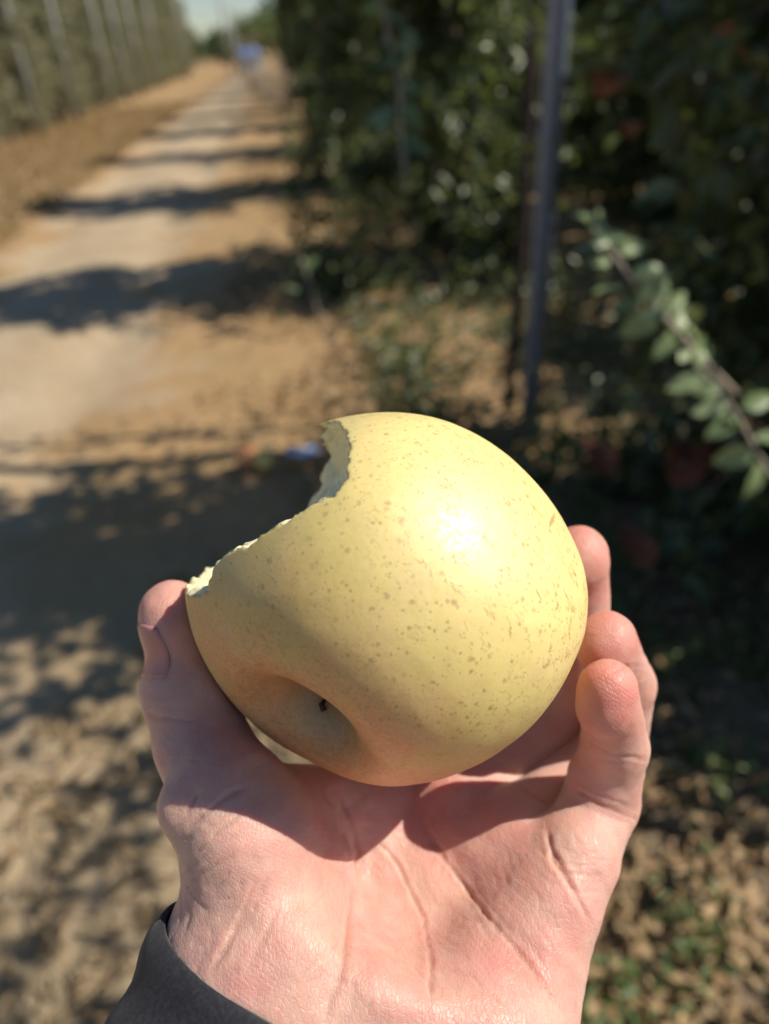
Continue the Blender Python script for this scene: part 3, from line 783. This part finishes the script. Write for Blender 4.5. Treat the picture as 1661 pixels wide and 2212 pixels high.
# ------------------------------------------------------------------ far end: tarpaulin heap, hill, wood
tb = lane(60, -1.75)
heap = empty('covered_heap', tb); tag(heap, 'square heap under a blue tarpaulin at the far lane end', 'heap')
n_ = 15; v = []; 
for i in range(n_):
    for j in range(n_):
        u, w2 = (i / (n_ - 1) * 2 - 1), (j / (n_ - 1) * 2 - 1)
        m_ = max(abs(u), abs(w2)); ang = math.atan2(w2, u); top = 1.3 if m_ < 0.72 else 1.3 * (1 - ((m_ - .72) / .28)) + 0.02
        sq = 0.62 if m_ >= .72 else 0.62 * m_ / .72
        l_ = max(abs(math.cos(ang)), abs(math.sin(ang)))
        v.append(tb + np.array([math.cos(ang) / l_ * sq, math.sin(ang) / l_ * sq, top + 0.05 * math.sin(5 * u + 3 * w2)]))
f = [(i * n_ + j, (i + 1) * n_ + j, (i + 1) * n_ + j + 1, i * n_ + j + 1) for i in range(n_ - 1) for j in range(n_ - 1)]
mesh('tarpaulin', v, f, MAT_TARP, True, loc=tb, parent=heap)
b = Bag(); b.add(*tube(np.array([tb + [-.66, -.66, .5], tb + [.66, -.66, .55], tb + [.66, .66, .5], tb + [-.66, .66, .5], tb + [-.66, -.66, .5]]), .02, 6)); b.build('rope', MAT_TWIG, heap, tb)

def blob_tree(name, base, R_, H, n, mat, seed, label, group):
    r = np.random.default_rng(seed); o = empty(name, base)
    cl = base + np.array([0, 0, H * .6]) + unit(26, r) * np.array([R_, R_, H * .38]) * r.random((26, 1)) ** .4
    c = cl[r.integers(0, 26, n)] + r.normal(size=(n, 3)) * R_ * .2
    v, f = leaves(c, unit(n, r), unit(n, r), R_ * .16, R_ * .10)
    mesh('crown', v, f, mat, False, {'rnd': np.repeat(r.random(n), 6)}, base, o)
    b = Bag(); b.add(*tube(np.array([base - [0, 0, .3], base + [0.1, 0, H * .35], base + [0, .2, H * .7]]), [R_ * .09, R_ * .06, R_ * .03], 7)); b.build('trunk', MAT_BARK, o, base)
    tag(o, label, 'tree', group); return o
far = [(96, -5.0, 2.2, 2.6), (98, -1.6, 2.6, 4.0), (104, 2.6, 3.2, 6.0), (112, 7.5, 3.5, 6.6), (92, -9.0, 2.0, 2.6), (100, -15, 2.5, 3)]
fl = ['low green tree far off, left of the blue tarpaulin', 'bright green tree far off, straight above the blue tarpaulin', 'green tree far off, right above the blue tarpaulin', 'tall green tree far off, behind the end of the right row',
      'far green tree behind the end of the left row', 'farther green tree behind the left row end']
for i, (s, q, R_, H) in enumerate(far): blob_tree('broadleaf_tree', lane(s, q), R_, H, 2600, MAT_WEED if i == 1 else MAT_HILL, 200 + i, fl[i], 'green trees beyond the lane end')
# wooded hill
xs = np.linspace(-500, 500, 90); ys = np.linspace(0, 260, 30); X, Y = np.meshgrid(xs, ys, indexing='ij')
base = lane(300, 0)
pp = np.stack([X.ravel(), Y.ravel(), np.zeros(X.size)], 1)
hh = 4 * np.sin(np.clip(Y.ravel() / 260, 0, 1) * np.pi) * (1 + 0.5 * vnoise(pp + 500, 90)) + 1.2 * vnoise(pp, 12) - 2 + 8 * np.clip((X.ravel()) / 300, 0, 1)
pp[:, 2] = hh; i = np.arange(X.size).reshape(X.shape)
f = np.stack([i[:-1, :-1].ravel(), i[1:, :-1].ravel(), i[1:, 1:].ravel(), i[:-1, 1:].ravel()], 1)
o = mesh('hill', pp + base, f, simple('wooded_hill', (0.06, 0.095, 0.04), 0.95, 0, 0.5, .08, .5), True, loc=base); tag(o, 'low wooded hill on the horizon', kind='structure')
# bare twiggy bush at the foot of the right row, far down the lane
def twig_bush(s, q, h, n, seed, label):
    r = np.random.default_rng(seed); b0 = lane(s, q); o = empty('bare_bush', b0); tag(o, label, 'bush', 'bare twiggy bushes down the lane'); b = Bag()
    for _ in range(n):
        a = r.random() * 6.28; e = b0 + np.array([math.cos(a) * h * .6 * r.random(), math.sin(a) * h * .6 * r.random(), h * (.4 + .6 * r.random())])
        b.add(*tube(np.array([b0 + r.normal(size=3) * [.1, .1, 0], (b0 + e) / 2 + r.normal(size=3) * .08 * h, e]), [.014, .01, .004], 4))
    b.build('twigs', MAT_TWIG, o, b0)
    m = n * 14; c = b0 + np.stack([r.normal(size=m) * h * .3, r.normal(size=m) * h * .3, h * (.2 + .8 * r.random(m))], 1)
    v, f = leaves(c, unit(m, r), unit(m, r), .05, .03); mesh('crown', v, f, MAT_LITTER, False, {'rnd': np.repeat(r.random(m), 6)}, b0, o)
twig_bush(20.5, 0.1, 1.3, 34, 1, 'brown twiggy bush at the foot of the right row'); twig_bush(33, -0.9, 2.0, 40, 2, 'tall bare brown bush near the lane end')
twig_bush(25.0, -0.35, 1.2, 30, 3, 'low brown bush leaning over the far lane')

# ------------------------------------------------------------------ the bitten apple
AC = P(838, 1296, 183); AR = 46.0
AX = np.array([-0.48, -0.62, -0.61]); AX /= np.linalg.norm(AX)     # towards the stem hollow
_e1 = np.cross(AX, [0, 0, 1.0]); _e1 /= np.linalg.norm(_e1); _e2 = np.cross(AX, _e1)
_pa = np.radians([0, 4, 8, 12, 16, 20, 25, 30, 36, 43, 52, 62, 75, 90, 110, 130, 150, 163, 172, 180])
_pr = np.array([.05, .10, .28, .55, .755, .865, .935, .97, .99, 1.005, 1.012, 1.015, 1.015, 1.0, .985, .97, .94, .90, .84, .80])
_fa = np.linspace(0, np.pi, 361); _fr = np.interp(_fa, _pa, _pr)
_k = np.ones(5) / 5
for _ in range(2):
    _p2 = np.concatenate([_fr[8:0:-1], _fr, _fr[-2:-10:-1]]); _fr = np.convolve(_p2, _k, 'same')[8:-8]
# outline of the fruit as seen along the arm: radius round the centre for each direction
_sil = np.array([(830,890),(1000,925),(1100,985),(1180,1070),(1230,1150),(1262,1230),(1270,1290),(1262,1370),(1240,1430),(1180,1530),(1100,1610),(1000,1665),(900,1695),(850,1698),
                 (760,1685),(640,1630),(540,1555),(470,1480),(430,1400),(405,1330),(400,1280),(425,1165),(490,1060),(580,975),(690,915)], float)
_VA = AC / np.linalg.norm(AC); _vx = np.cross([0, 1.0, 0], _VA); _vx /= np.linalg.norm(_vx); _vy = np.cross(_VA, _vx)
_sd = np.stack([(_sil[:, 0] - 830.5) / FPX, (1106 - _sil[:, 1]) / FPX, np.ones(len(_sil))], 1)
_corr = None
def apple_body(p):
    q = p - AC; r = np.linalg.norm(q, axis=1) + 1e-9
    a = np.arccos(np.clip(q @ AX / r, -1, 1)); ps = np.arctan2(q @ _e2, q @ _e1)
    lob = 1 + 0.010 * np.sin(a) * np.cos(5 * ps + 0.6) + 0.014 * np.sin(a) * np.cos(2 * ps + 1.0)
    rr = AR * np.interp(a, _fa, _fr) * lob
    if _corr is not None:
        u = q @ _vx; v = q @ _vy; ct = (q @ _VA) / r; th = np.arctan2(v, u)
        rr = rr * (1 + (np.interp(th, _corr[0], _corr[1], period=2 * np.pi) - 1) * (1 - ct ** 2) * (0.5 - 0.5 * np.tanh(ct * 1.2)) * 2.0)
    return (r - rr) * 0.85
def _outline():
    res = []
    for d in _sd:
        d = d / np.linalg.norm(d); th = np.arctan2(d @ _vy, d @ _vx)
        w = d - (d @ _VA) * _VA; w /= np.linalg.norm(w)
        lo, hi = 0.1, 0.45
        for _ in range(14):
            m = (lo + hi) / 2; dd = _VA * math.cos(m) + w * math.sin(m)
            t = np.linspace(110, 250, 120)[:, None]
            if (apple_body(dd * t) < 0).any(): lo = m
            else: hi = m
        res.append((th, math.acos(np.clip(d @ _VA, -1, 1)) , lo))
    return np.array(res)
_acc = None
for _ in range(4):
    o_ = _outline(); ratio = np.tan(o_[:, 1]) / np.tan(o_[:, 2])
    _acc = ratio if _acc is None else _acc * ratio
    k_ = np.argsort(o_[:, 0]); aa = _acc[k_]; aa = (np.roll(aa, 1) + 2 * aa + np.roll(aa, -1)) / 4
    _corr = (o_[k_, 0], np.clip(aa, .85, 1.15))
print('outline ratio', ratio.round(3))
def bite_d(p):
    j = 0.8 * vnoise(p, 2.4) + 0.32 * vnoise(p + 31, 0.9) + 1.2 * vnoise(p + 7, 4.5)
    d = None
    for (px, py, z, r, rz) in ((621, 985, 157, 12.8, 60), (462, 1072, 176, 15.8, 62), (556, 1038, 174, 14.4, 62), (372, 1200, 156, 9.6, 50), (330, 1130, 170, 13, 60), (560, 880, 190, 11, 60)):
        c = P(px, py, z)
        e = ellip(p, c, (r, r, rz * 0.9))
        d = e if d is None else smin(d, e, 2.5)
    return d + j
def apple_sdf(p): return np.maximum(apple_body(p), -bite_d(p))
print('apple')
V, Fq = surface(apple_sdf, AC - 53, AC + 53, 0.55)
bd = bite_d(V); bod = apple_body(V)
fl_mask = (bod < -0.22)
q = V - AC; rr = np.linalg.norm(q, axis=1); ang = np.degrees(np.arccos(np.clip(q @ AX / rr, -1, 1)))
fmask = fl_mask[Fq].sum(1) >= 3
W = to_world(V); apple_loc = to_world(AC)
apple = empty('bitten_apple', apple_loc); tag(apple, 'large yellow apple with a bite out of its upper left side, held in the hand', 'apple')
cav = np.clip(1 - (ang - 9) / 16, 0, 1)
nrm = q / rr[:, None]
crk_dir = np.array([0.72, 0.35, -0.55]); crk_dir /= np.linalg.norm(crk_dir)
_pv = np.stack([830.5 + FPX * V[:, 0] / V[:, 2], 1106 - FPX * V[:, 1] / V[:, 2]], 1)
_u = (_pv - [1192, 1125]) @ np.array([.35, -.94]); _w = (_pv - [1192, 1125]) @ np.array([.94, .35])
attrs = {'scar': np.exp(-(_u / 30) ** 2 - (_w / 8) ** 2) * (V[:, 2] < AC[2] + 6), 'cavity': cav, 'russet': np.clip(1 - (ang - 24) / 34, 0, 1) * .95, 'sun_tint': np.clip((nrm @ np.array([.60, .50, -.55]) - .25) * 1.8 + .12 * vnoise(V, 12), 0, 1),
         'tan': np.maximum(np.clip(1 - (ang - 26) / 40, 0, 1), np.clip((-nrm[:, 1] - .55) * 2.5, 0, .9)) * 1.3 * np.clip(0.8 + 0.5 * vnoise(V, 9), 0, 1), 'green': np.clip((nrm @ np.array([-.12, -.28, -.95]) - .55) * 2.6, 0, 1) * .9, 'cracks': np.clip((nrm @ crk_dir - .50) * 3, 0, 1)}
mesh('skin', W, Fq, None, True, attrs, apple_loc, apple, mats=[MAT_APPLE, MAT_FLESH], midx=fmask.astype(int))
# the bitten face, a thin layer lying on the cut
used = np.unique(Fq[fmask]); remap = np.full(len(V), -1); remap[used] = np.arange(len(used))
gv = grad(apple_sdf, V[used]); inner = fl_mask[used]
Vf = V[used] + gv * np.where(inner, 0.12, -0.02)[:, None]
mesh('bitten_flesh', to_world(Vf), remap[Fq[fmask]], MAT_FLESH, True, None, apple_loc, apple)
# stem stub deep in the hollow
best = None
for px in range(630, 800, 6):
    for py in range(1470, 1610, 6):
        d_ = np.array([(px - 830.5) / FPX, (1106 - py) / FPX, 1.0]); tt = np.linspace(125, 185, 400)[:, None]; ins = apple_body(d_ * tt) < 0
        if ins.any():
            h_ = d_ * tt[ins.argmax()]; an = math.degrees(math.acos(np.clip((h_ - AC) @ AX / np.linalg.norm(h_ - AC), -1, 1)))
            if best is None or an < best[0]: best = (an, h_, px, py)
print('stem seen at', best[0], best[2:])
s0 = best[1]
pts = np.array([AC + AX * AR * 0.25, s0 - AX * 1.0, s0 + AX * .7 + [-.4, -.4, -.4], s0 + AX * 1.0 + [.3, -1.3, -.9]])
v, f = tube(pts, [1.2, 1.0, .7, .75], 9); b = Bag(); b.add(to_world(v), f); b.build('stem', MAT_STEM, apple, apple_loc)

# ------------------------------------------------------------------ the hand
def C_(*a): return P(*a)
WR = np.array([-8.0, -108.5, 166.0])                       # wrist centre
ARM = np.array([-0.42, -0.87, -0.25]); ARM /= np.linalg.norm(ARM)
WE1 = np.array([-0.93, 0.36, 0.06]); WE1 -= WE1 @ ARM * ARM; WE1 /= np.linalg.norm(WE1); WE2 = np.cross(ARM, WE1)
fingers = {
 'pinky': [(P(1195, 1950, 184), 11.0), (P(1238, 1850, 190), 10.6), (P(1300, 1725, 201), 9.2), (P(1328, 1610, 190), 7.8), (P(1313, 1487, 174), 6.6)],
 'ring': [(P(1110, 1800, 203), 10.5), (P(1210, 1715, 216), 9.4), (P(1325, 1620, 224), 9.3), (P(1350, 1478, 208), 7.7), (P(1312, 1382, 189), 7.0)],
 'middle': [(P(985, 1712, 213), 10.5), (P(1110, 1650, 226), 9.6), (P(1215, 1540, 232), 9.2), (P(1256, 1350, 217), 8.0), (P(1252, 1195, 204), 7.3)],
 'index': [(P(805, 1705, 216), 10.5), (P(910, 1620, 234), 9.6), (P(1010, 1540, 245), 9.2), (P(1130, 1420, 246), 8.0), (P(1180, 1290, 240), 7.3)],
}
thumb = [(P(520, 1790, 171), 13.0), (P(488, 1715, 175), 11.8), (P(440, 1610, 185), 10.6), (P(404, 1490, 188), 10.3), (P(400, 1405, 188), 7.6), (P(372, 1322, 188), 7.6)]
palm = [(P(700, 2300, 178), 15, P(805, 1745, 211), 11.5), (P(830, 2330, 178), 15, P(965, 1745, 212), 11.5), (P(950, 2330, 177), 15, P(1090, 1800, 204), 11.5),
        (P(1060, 2330, 172), 15, P(1185, 1950, 186), 11.5),
        (P(560, 1830, 176), 14.0, P(545, 2090, 170), 18.5), (P(640, 1880, 184), 14.0, P(640, 2180, 170), 19.5), (P(545, 2090, 170), 18.5, P(620, 2330, 164), 18),
        (P(1110, 2060, 181), 13.8, P(1045, 2230, 171), 16.5), (P(1045, 2230, 171), 16.5, P(940, 2400, 164), 18),
        (P(1010, 1830, 205), 10.5, P(1150, 1860, 194), 10.0)]
web = [(P(560, 1740, 186), 10.0, P(700, 1735, 204), 9.0), (P(560, 1790, 184), 11, P(800, 1740, 211), 10)]
def chain(p, nodes, k=2.0):
    d = None
    for (a, ra), (b, rb) in zip(nodes[:-1], nodes[1:]):
        e = cone(p, a, b, ra, rb); d = e if d is None else smin(d, e, k)
    return d
def pads(p, lst, d, k=3.0):
    for c, r in lst: d = smin(d, np.linalg.norm(p - c, axis=1) - r, k)
    return d
tip_pads = {'pinky': [(P(1306, 1530, 174.5), 6.2), (P(1296, 1690, 196), 8.0)], 'ring': [(P(1303, 1405, 189), 6.6)], 'middle': [(P(1250, 1215, 202.5), 6.8)], 'index': []}
WMID = None
def hand_sdf(p):
    d = None
    for a, ra, b, rb in palm:
        e = cone(p, a, b, ra, rb); d = e if d is None else smin(d, e, 7.0)
    # wrist and forearm, flattened
    q = p - WR; t = q @ ARM; x = q @ WE1; y = q @ WE2
    a_ = 31 + 3 * np.clip(t / 120, 0, 1); b_ = 17 + 8 * np.clip(t / 120, 0, 1)
    rad = np.sqrt((x / a_) ** 2 + (y / b_) ** 2) + 1e-6
    e = (rad - 1) * np.minimum(a_, b_) * 0.95; e = smax(e, -t - 14, 6); e = smax(e, t - 95, 4)
    d = smin(d, e, 12)
    for a, ra, b, rb in web: d = smin(d, cone(p, a, b, ra, rb), 6.0)
    th = chain(p, thumb, 4.0); th = pads(p, [(P(376, 1350, 185), 7.2), (P(402, 1745, 170), 6.0)], th, 4)
    out = smin(d, th, 9.0)
    fd = None
    for n_, nodes in fingers.items():
        e = pads(p, tip_pads[n_], chain(p, nodes, 2.2), 3)
        e = smin(d, e, 5.0) if n_ != 'pinky' else smin(d, e, 3.5)
        out = np.minimum(out, e)
    # pressed against the fruit: skin flattens where it would enter the apple
    return smax(out, -(apple_body(p) - 0.15), 1.2)
print('hand')
HV, HF = surface(hand_sdf, (-80, -172, 118), (78, 8, 268), 0.55)
print('hand verts', len(HV))
G = grad(hand_sdf, HV)
# drop any stray islands cut off inside
PXv = 830.5 + FPX * HV[:, 0] / HV[:, 2]; PYv = 1106 - FPX * HV[:, 1] / HV[:, 2]
mmpx = HV[:, 2] / FPX
def seg_dist(poly):
    best = np.full(len(HV), 1e9); par = np.zeros(len(HV)); n_ = len(poly) - 1
    for i in range(n_):
        a = np.array(poly[i], float); b = np.array(poly[i + 1], float); ab = b - a
        t = np.clip(((PXv - a[0]) * ab[0] + (PYv - a[1]) * ab[1]) / (ab @ ab), 0, 1)
        d = np.hypot(PXv - a[0] - t * ab[0], PYv - a[1] - t * ab[1]); m = d < best
        best = np.where(m, d, best); par = np.where(m, (i + t) / n_, par)
    return best * mmpx, par
facing = np.clip(-(G * HV / np.linalg.norm(HV, axis=1, keepdims=True)).sum(1) * 3, 0, 1)
disp = np.zeros(len(HV)); crease = np.zeros(len(HV)); red = np.zeros(len(HV))
# (polyline, width mm, depth mm, colour)
creases = [([(725, 1690), (768, 1760), (788, 1840), (778, 1950), (748, 2080), (700, 2212)], 6.5, 2.4, .0), ([(900, 1765), (960, 1850), (1040, 1965), (1115, 2045), (1180, 2130)], 5.0, 1.3, 0.), ([(735, 1700), (768, 1760), (785, 1840), (775, 1950), (748, 2080), (700, 2212)], 1.0, 1.1, .55),
 ([(905, 1765), (955, 1850), (1040, 1965), (1115, 2045), (1180, 2130), (1225, 2200)], .75, .8, .5),
 ([(790, 1780), (860, 1870), (915, 1985), (932, 2080), (930, 2212)], .7, .65, .4),
 ([(1180, 1790), (1195, 1850), (1238, 1920), (1275, 1992)], .9, 1.2, .6),
 ([(1255, 1592), (1320, 1630), (1400, 1640)], .6, .55, .35), ([(1252, 1602), (1310, 1645), (1370, 1650)], .4, .3, .2),
 ([(1235, 1700), (1300, 1742), (1385, 1775)], .65, .65, .4), ([(1245, 1690), (1310, 1725), (1370, 1745)], .4, .3, .2),
 ([(395, 1800), (440, 1760), (490, 1722), (535, 1700)], .8, .8, .3), ([(415, 1850), (480, 1790), (560, 1735)], .7, .55, .25),
 ([(402, 1760), (415, 1735), (430, 1712)], .7, .7, .35),
 ([(580, 1890), (545, 1960), (500, 2030), (470, 2085)], 1.2, .6, .15), ([(555, 1900), (520, 1980), (480, 2060), (455, 2100)], .6, .6, .25), ([(610, 1940), (570, 2030), (530, 2110)], .9, .5, .15),
 ([(380, 1905), (450, 1840), (520, 1800)], .7, .4, .15), ([(365, 1960), (430, 1890), (520, 1840)], .6, .35, .12), ([(690, 1690), (720, 1740), (735, 1800)], .7, .4, .2),
 ([(930, 2085), (1020, 2110), (1110, 2190)], .5, .35, .2), ([(640, 1990), (700, 1930), (760, 1900)], .4, .25, .12),
 ([(600, 2160), (680, 2080), (760, 2010)], .4, .22, .1), ([(1130, 1700), (1165, 1725), (1205, 1750)], .7, .8, .4),
 ([(305, 1545), (360, 1552), (430, 1562)], .6, .35, .2), ([(330, 1650), (400, 1640), (500, 1655)], .5, .25, .12), ([(1310, 1460), (1350, 1440), (1400, 1440)], .5, .4, .2),
 ([(1195, 1850), (1260, 1855), (1330, 1860)], .4, .25, .1), ([(1205, 1885), (1270, 1890), (1320, 1895)], .4, .25, .1), ([(1225, 1930), (1280, 1925), (1310, 1930)], .4, .25, .1)]
for poly, wd, dp, cl in creases:
    d, par = seg_dist(poly); d = np.abs(d + 0.5 * vnoise(HV + wd * 40, 4.5) * (wd < 1.0) + 0.3 * vnoise(HV, 1.6)); dmod = 0.8 + 0.25 * vnoise(HV + 11, 6.0); wob = 0
    fade = np.clip(np.minimum(par, 1 - par) * 6 + .15, 0, 1)
    wd *= .72
    g = np.exp(-((d + wob * .3) / wd) ** 2) * fade * facing
    disp -= dp * (.62 if wd < 3 else 1) * g * dmod; crease = np.maximum(crease, 1.1 * cl * np.exp(-(d / (wd * .7)) ** 2) * fade * facing)
    disp += dp * .14 * np.exp(-((d - 2.2 * wd) / (wd * 1.3)) ** 2) * fade * facing
# fine skin folds running across the heel and ball of the thumb
def strokes(c, rad, dirpx, sp, dep, sharp=6):
    a = dirpx / np.linalg.norm(dirpx)
    u = (PXv * mmpx) * a[1] - (PYv * mmpx) * a[0]; w_ = vnoise(HV + 5, 3.5) * 0.9 + vnoise(HV + 9, 9) * 2.5
    ph = (u + w_) / sp; tri = np.abs(ph - np.floor(ph) - .5) * 2
    m = np.exp(-(np.linalg.norm(HV - c, axis=1) / rad) ** 2) * facing * np.clip(.5 + vnoise(HV + 23, 2.5), 0, 1)
    return -dep * np.exp(-sharp * tri) * m
disp += strokes(P(460, 1930, 165), 17, np.array([150, -170.]), 1.5, .40) + strokes(P(640, 2000, 155), 24, np.array([190, -110.]), 1.7, .24)
disp += strokes(P(1270, 1860, 180), 9, np.array([100, 25.]), 1.3, .32) + strokes(P(1040, 2060, 168), 30, np.array([30, 170.]), 2.2, .24)
disp += strokes(P(350, 1560, 180), 13, np.array([140, 20.]), 1.4, .2) + strokes(P(420, 1800, 170), 9, np.array([150, -110.]), 1.3, .35)
disp += 0.22 * vnoise(HV, 7) + 0.12 * vnoise(HV + 40, 2.6) + 0.05 * vnoise(HV + 70, 1.0)
def redden_at(c, r, a):  # the skin's own redness at fingertips and palm blotches
    global red
    red = np.maximum(red, a * np.exp(-(np.linalg.norm(HV - c, axis=1) / r) ** 2))
for n_, nodes in fingers.items():
    redden_at(nodes[4][0], 11, .75); redden_at(nodes[3][0], 8, .3)
redden_at(thumb[-1][0], 11, .5); redden_at(P(1090, 1880, 193), 12, .32); redden_at(P(700, 1900, 172), 12, .25); redden_at(P(830, 2000, 180), 16, .22); redden_at(P(1130, 2050, 170), 14, .28)
redden_at(P(960, 1730, 200), 16, .4)
red = np.clip(red + 0.20 * vnoise(HV, 7) + 0.12 * vnoise(HV + 3, 3) + 0.06 * vnoise(HV + 6, 1.3), 0, 1)
clear = np.clip((apple_body(HV) - 0.6) / 1.2, 0, 1)
_nc = thumb[4][0] + np.array([-7.0, 0, -5.0]); disp *= 1 - np.exp(-(np.linalg.norm(HV - _nc, axis=1) / 8.5) ** 4)
HV2 = HV + G * (disp * np.maximum(clear, (disp < 0)))[:, None]
hand_loc = to_world(WR)
hand = mesh('person', to_world(HV2), HF, MAT_SKIN, True, {'red': red, 'crease': np.clip(crease, 0, 1)}, hand_loc)
tag(hand, 'bare left hand, palm up, holding the bitten apple, wrist in a black sleeve', 'person')
# thumb nail
ta, tb_ = thumb[3][0], thumb[5][0]; tu = (tb_ - ta) / np.linalg.norm(tb_ - ta)
nn = np.array([-0.74, 0, -0.67]); nn -= nn @ tu * tu; nn /= np.linalg.norm(nn); tw = np.cross(tu, nn)
gx, gy = 15, 17; pts = []
cen = thumb[4][0]
for j in range(gy):
    for i in range(gx):
        u = (i / (gx - 1) * 2 - 1); t = j / (gy - 1)
        wdt = 6.0 * (1 - 0.35 * max(0, t - .75) ** 2 * 16 * .5) * (0.75 + .25 * min(1, t * 4))
        a = u * wdt / 9.0
        pts.append(cen + tu * (-4.5 + 13.5 * t - 1.4 * u * u * (t > .6)) + (nn * math.cos(a) + tw * math.sin(a)) * 9.5)
pts = np.array(pts)
for _ in range(10):
    pts = pts - (hand_sdf(pts) - 0.38)[:, None] * grad(hand_sdf, pts) * .8
f = [(j * gx + i, j * gx + i + 1, (j + 1) * gx + i + 1, (j + 1) * gx + i) for j in range(gy - 1) for i in range(gx - 1)]
for _ in range(6):
    q_ = pts.reshape(gy, gx, 3); m_s = q_.copy(); m_s[1:-1, 1:-1] = (q_[:-2, 1:-1] + q_[2:, 1:-1] + q_[1:-1, :-2] + q_[1:-1, 2:]) / 4
    m_s[0, 1:-1] = (q_[0, :-2] + q_[0, 2:]) / 2; m_s[-1, 1:-1] = (q_[-1, :-2] + q_[-1, 2:]) / 2; m_s[1:-1, 0] = (q_[:-2, 0] + q_[2:, 0]) / 2; m_s[1:-1, -1] = (q_[:-2, -1] + q_[2:, -1]) / 2
    pts = m_s.reshape(-1, 3); pts = pts - np.minimum(hand_sdf(pts) - 0.30, 0)[:, None] * grad(hand_sdf, pts)
_ng = grad(hand_sdf, pts).reshape(gy, gx, 3).mean((0, 1)); low = pts - _ng / np.linalg.norm(_ng) * 1.0; m_ = len(pts)
f2 = [tuple(reversed([k + m_ for k in q])) for q in f]
rim = [j * gx for j in range(gy)] + [(gy - 1) * gx + i for i in range(1, gx)] + [j * gx + gx - 1 for j in range(gy - 2, -1, -1)] + [i for i in range(gx - 2, 0, -1)]
f3 = [(rim[k], rim[(k + 1) % len(rim)], rim[(k + 1) % len(rim)] + m_, rim[k] + m_) for k in range(len(rim))]
mesh('thumb_nail', to_world(np.vstack([pts, low])), f + f2 + f3, MAT_NAIL, True, None, hand_loc, hand)

# sleeve
def sleeve():
    nt_, nl = 96, 60; v = []
    for layer in (0, 1):
        for i in range(nl):
            t = i / (nl - 1); dist = 240 * t ** 1.4
            for k in range(nt_):
                a = 2 * math.pi * k / nt_; ca, sa = math.cos(a), math.sin(a)
                ra = 45.5 + dist * .03; rb = 22.5 + 9 * min(1, dist / 60) + dist * .05
                wr_ = (1.3 * math.sin(dist * .16 + 2.2 * math.sin(a + .5)) + .9 * math.sin(dist * .33 + 3 * a) + 0.6 * math.sin(5 * a + dist * .05)) * min(1, dist / 14)
                lip = 0.5 * math.exp(-((dist - 3) / 3.0) ** 2)
                off = wr_ + lip - (1.3 if layer else 0)
                edge = 1.6 * math.sin(2 * a + 1) * math.exp(-dist / 20)
                c = WR + ARM * (dist - 3 + edge + 5.0 * sa * math.exp(-dist / 40)) + WE1 * ca * (ra + off) + WE2 * sa * (rb + off)
                v.append(c)
    f = []; n_ = nl * nt_
    for i in range(nl - 1):
        for k in range(nt_):
            k2 = (k + 1) % nt_
            f.append((i * nt_ + k, i * nt_ + k2, (i + 1) * nt_ + k2, (i + 1) * nt_ + k))
            f.append((n_ + i * nt_ + k, n_ + (i + 1) * nt_ + k, n_ + (i + 1) * nt_ + k2, n_ + i * nt_ + k2))
    for k in range(nt_):
        k2 = (k + 1) % nt_; f.append((k, n_ + k, n_ + k2, k2))
    f.append(tuple((nl - 1) * nt_ + k for k in range(nt_)))
    return to_world(np.array(v)), f
v, f = sleeve(); mesh('sleeve', v, f, MAT_SLEEVE, True, None, hand_loc, hand)
print('done')
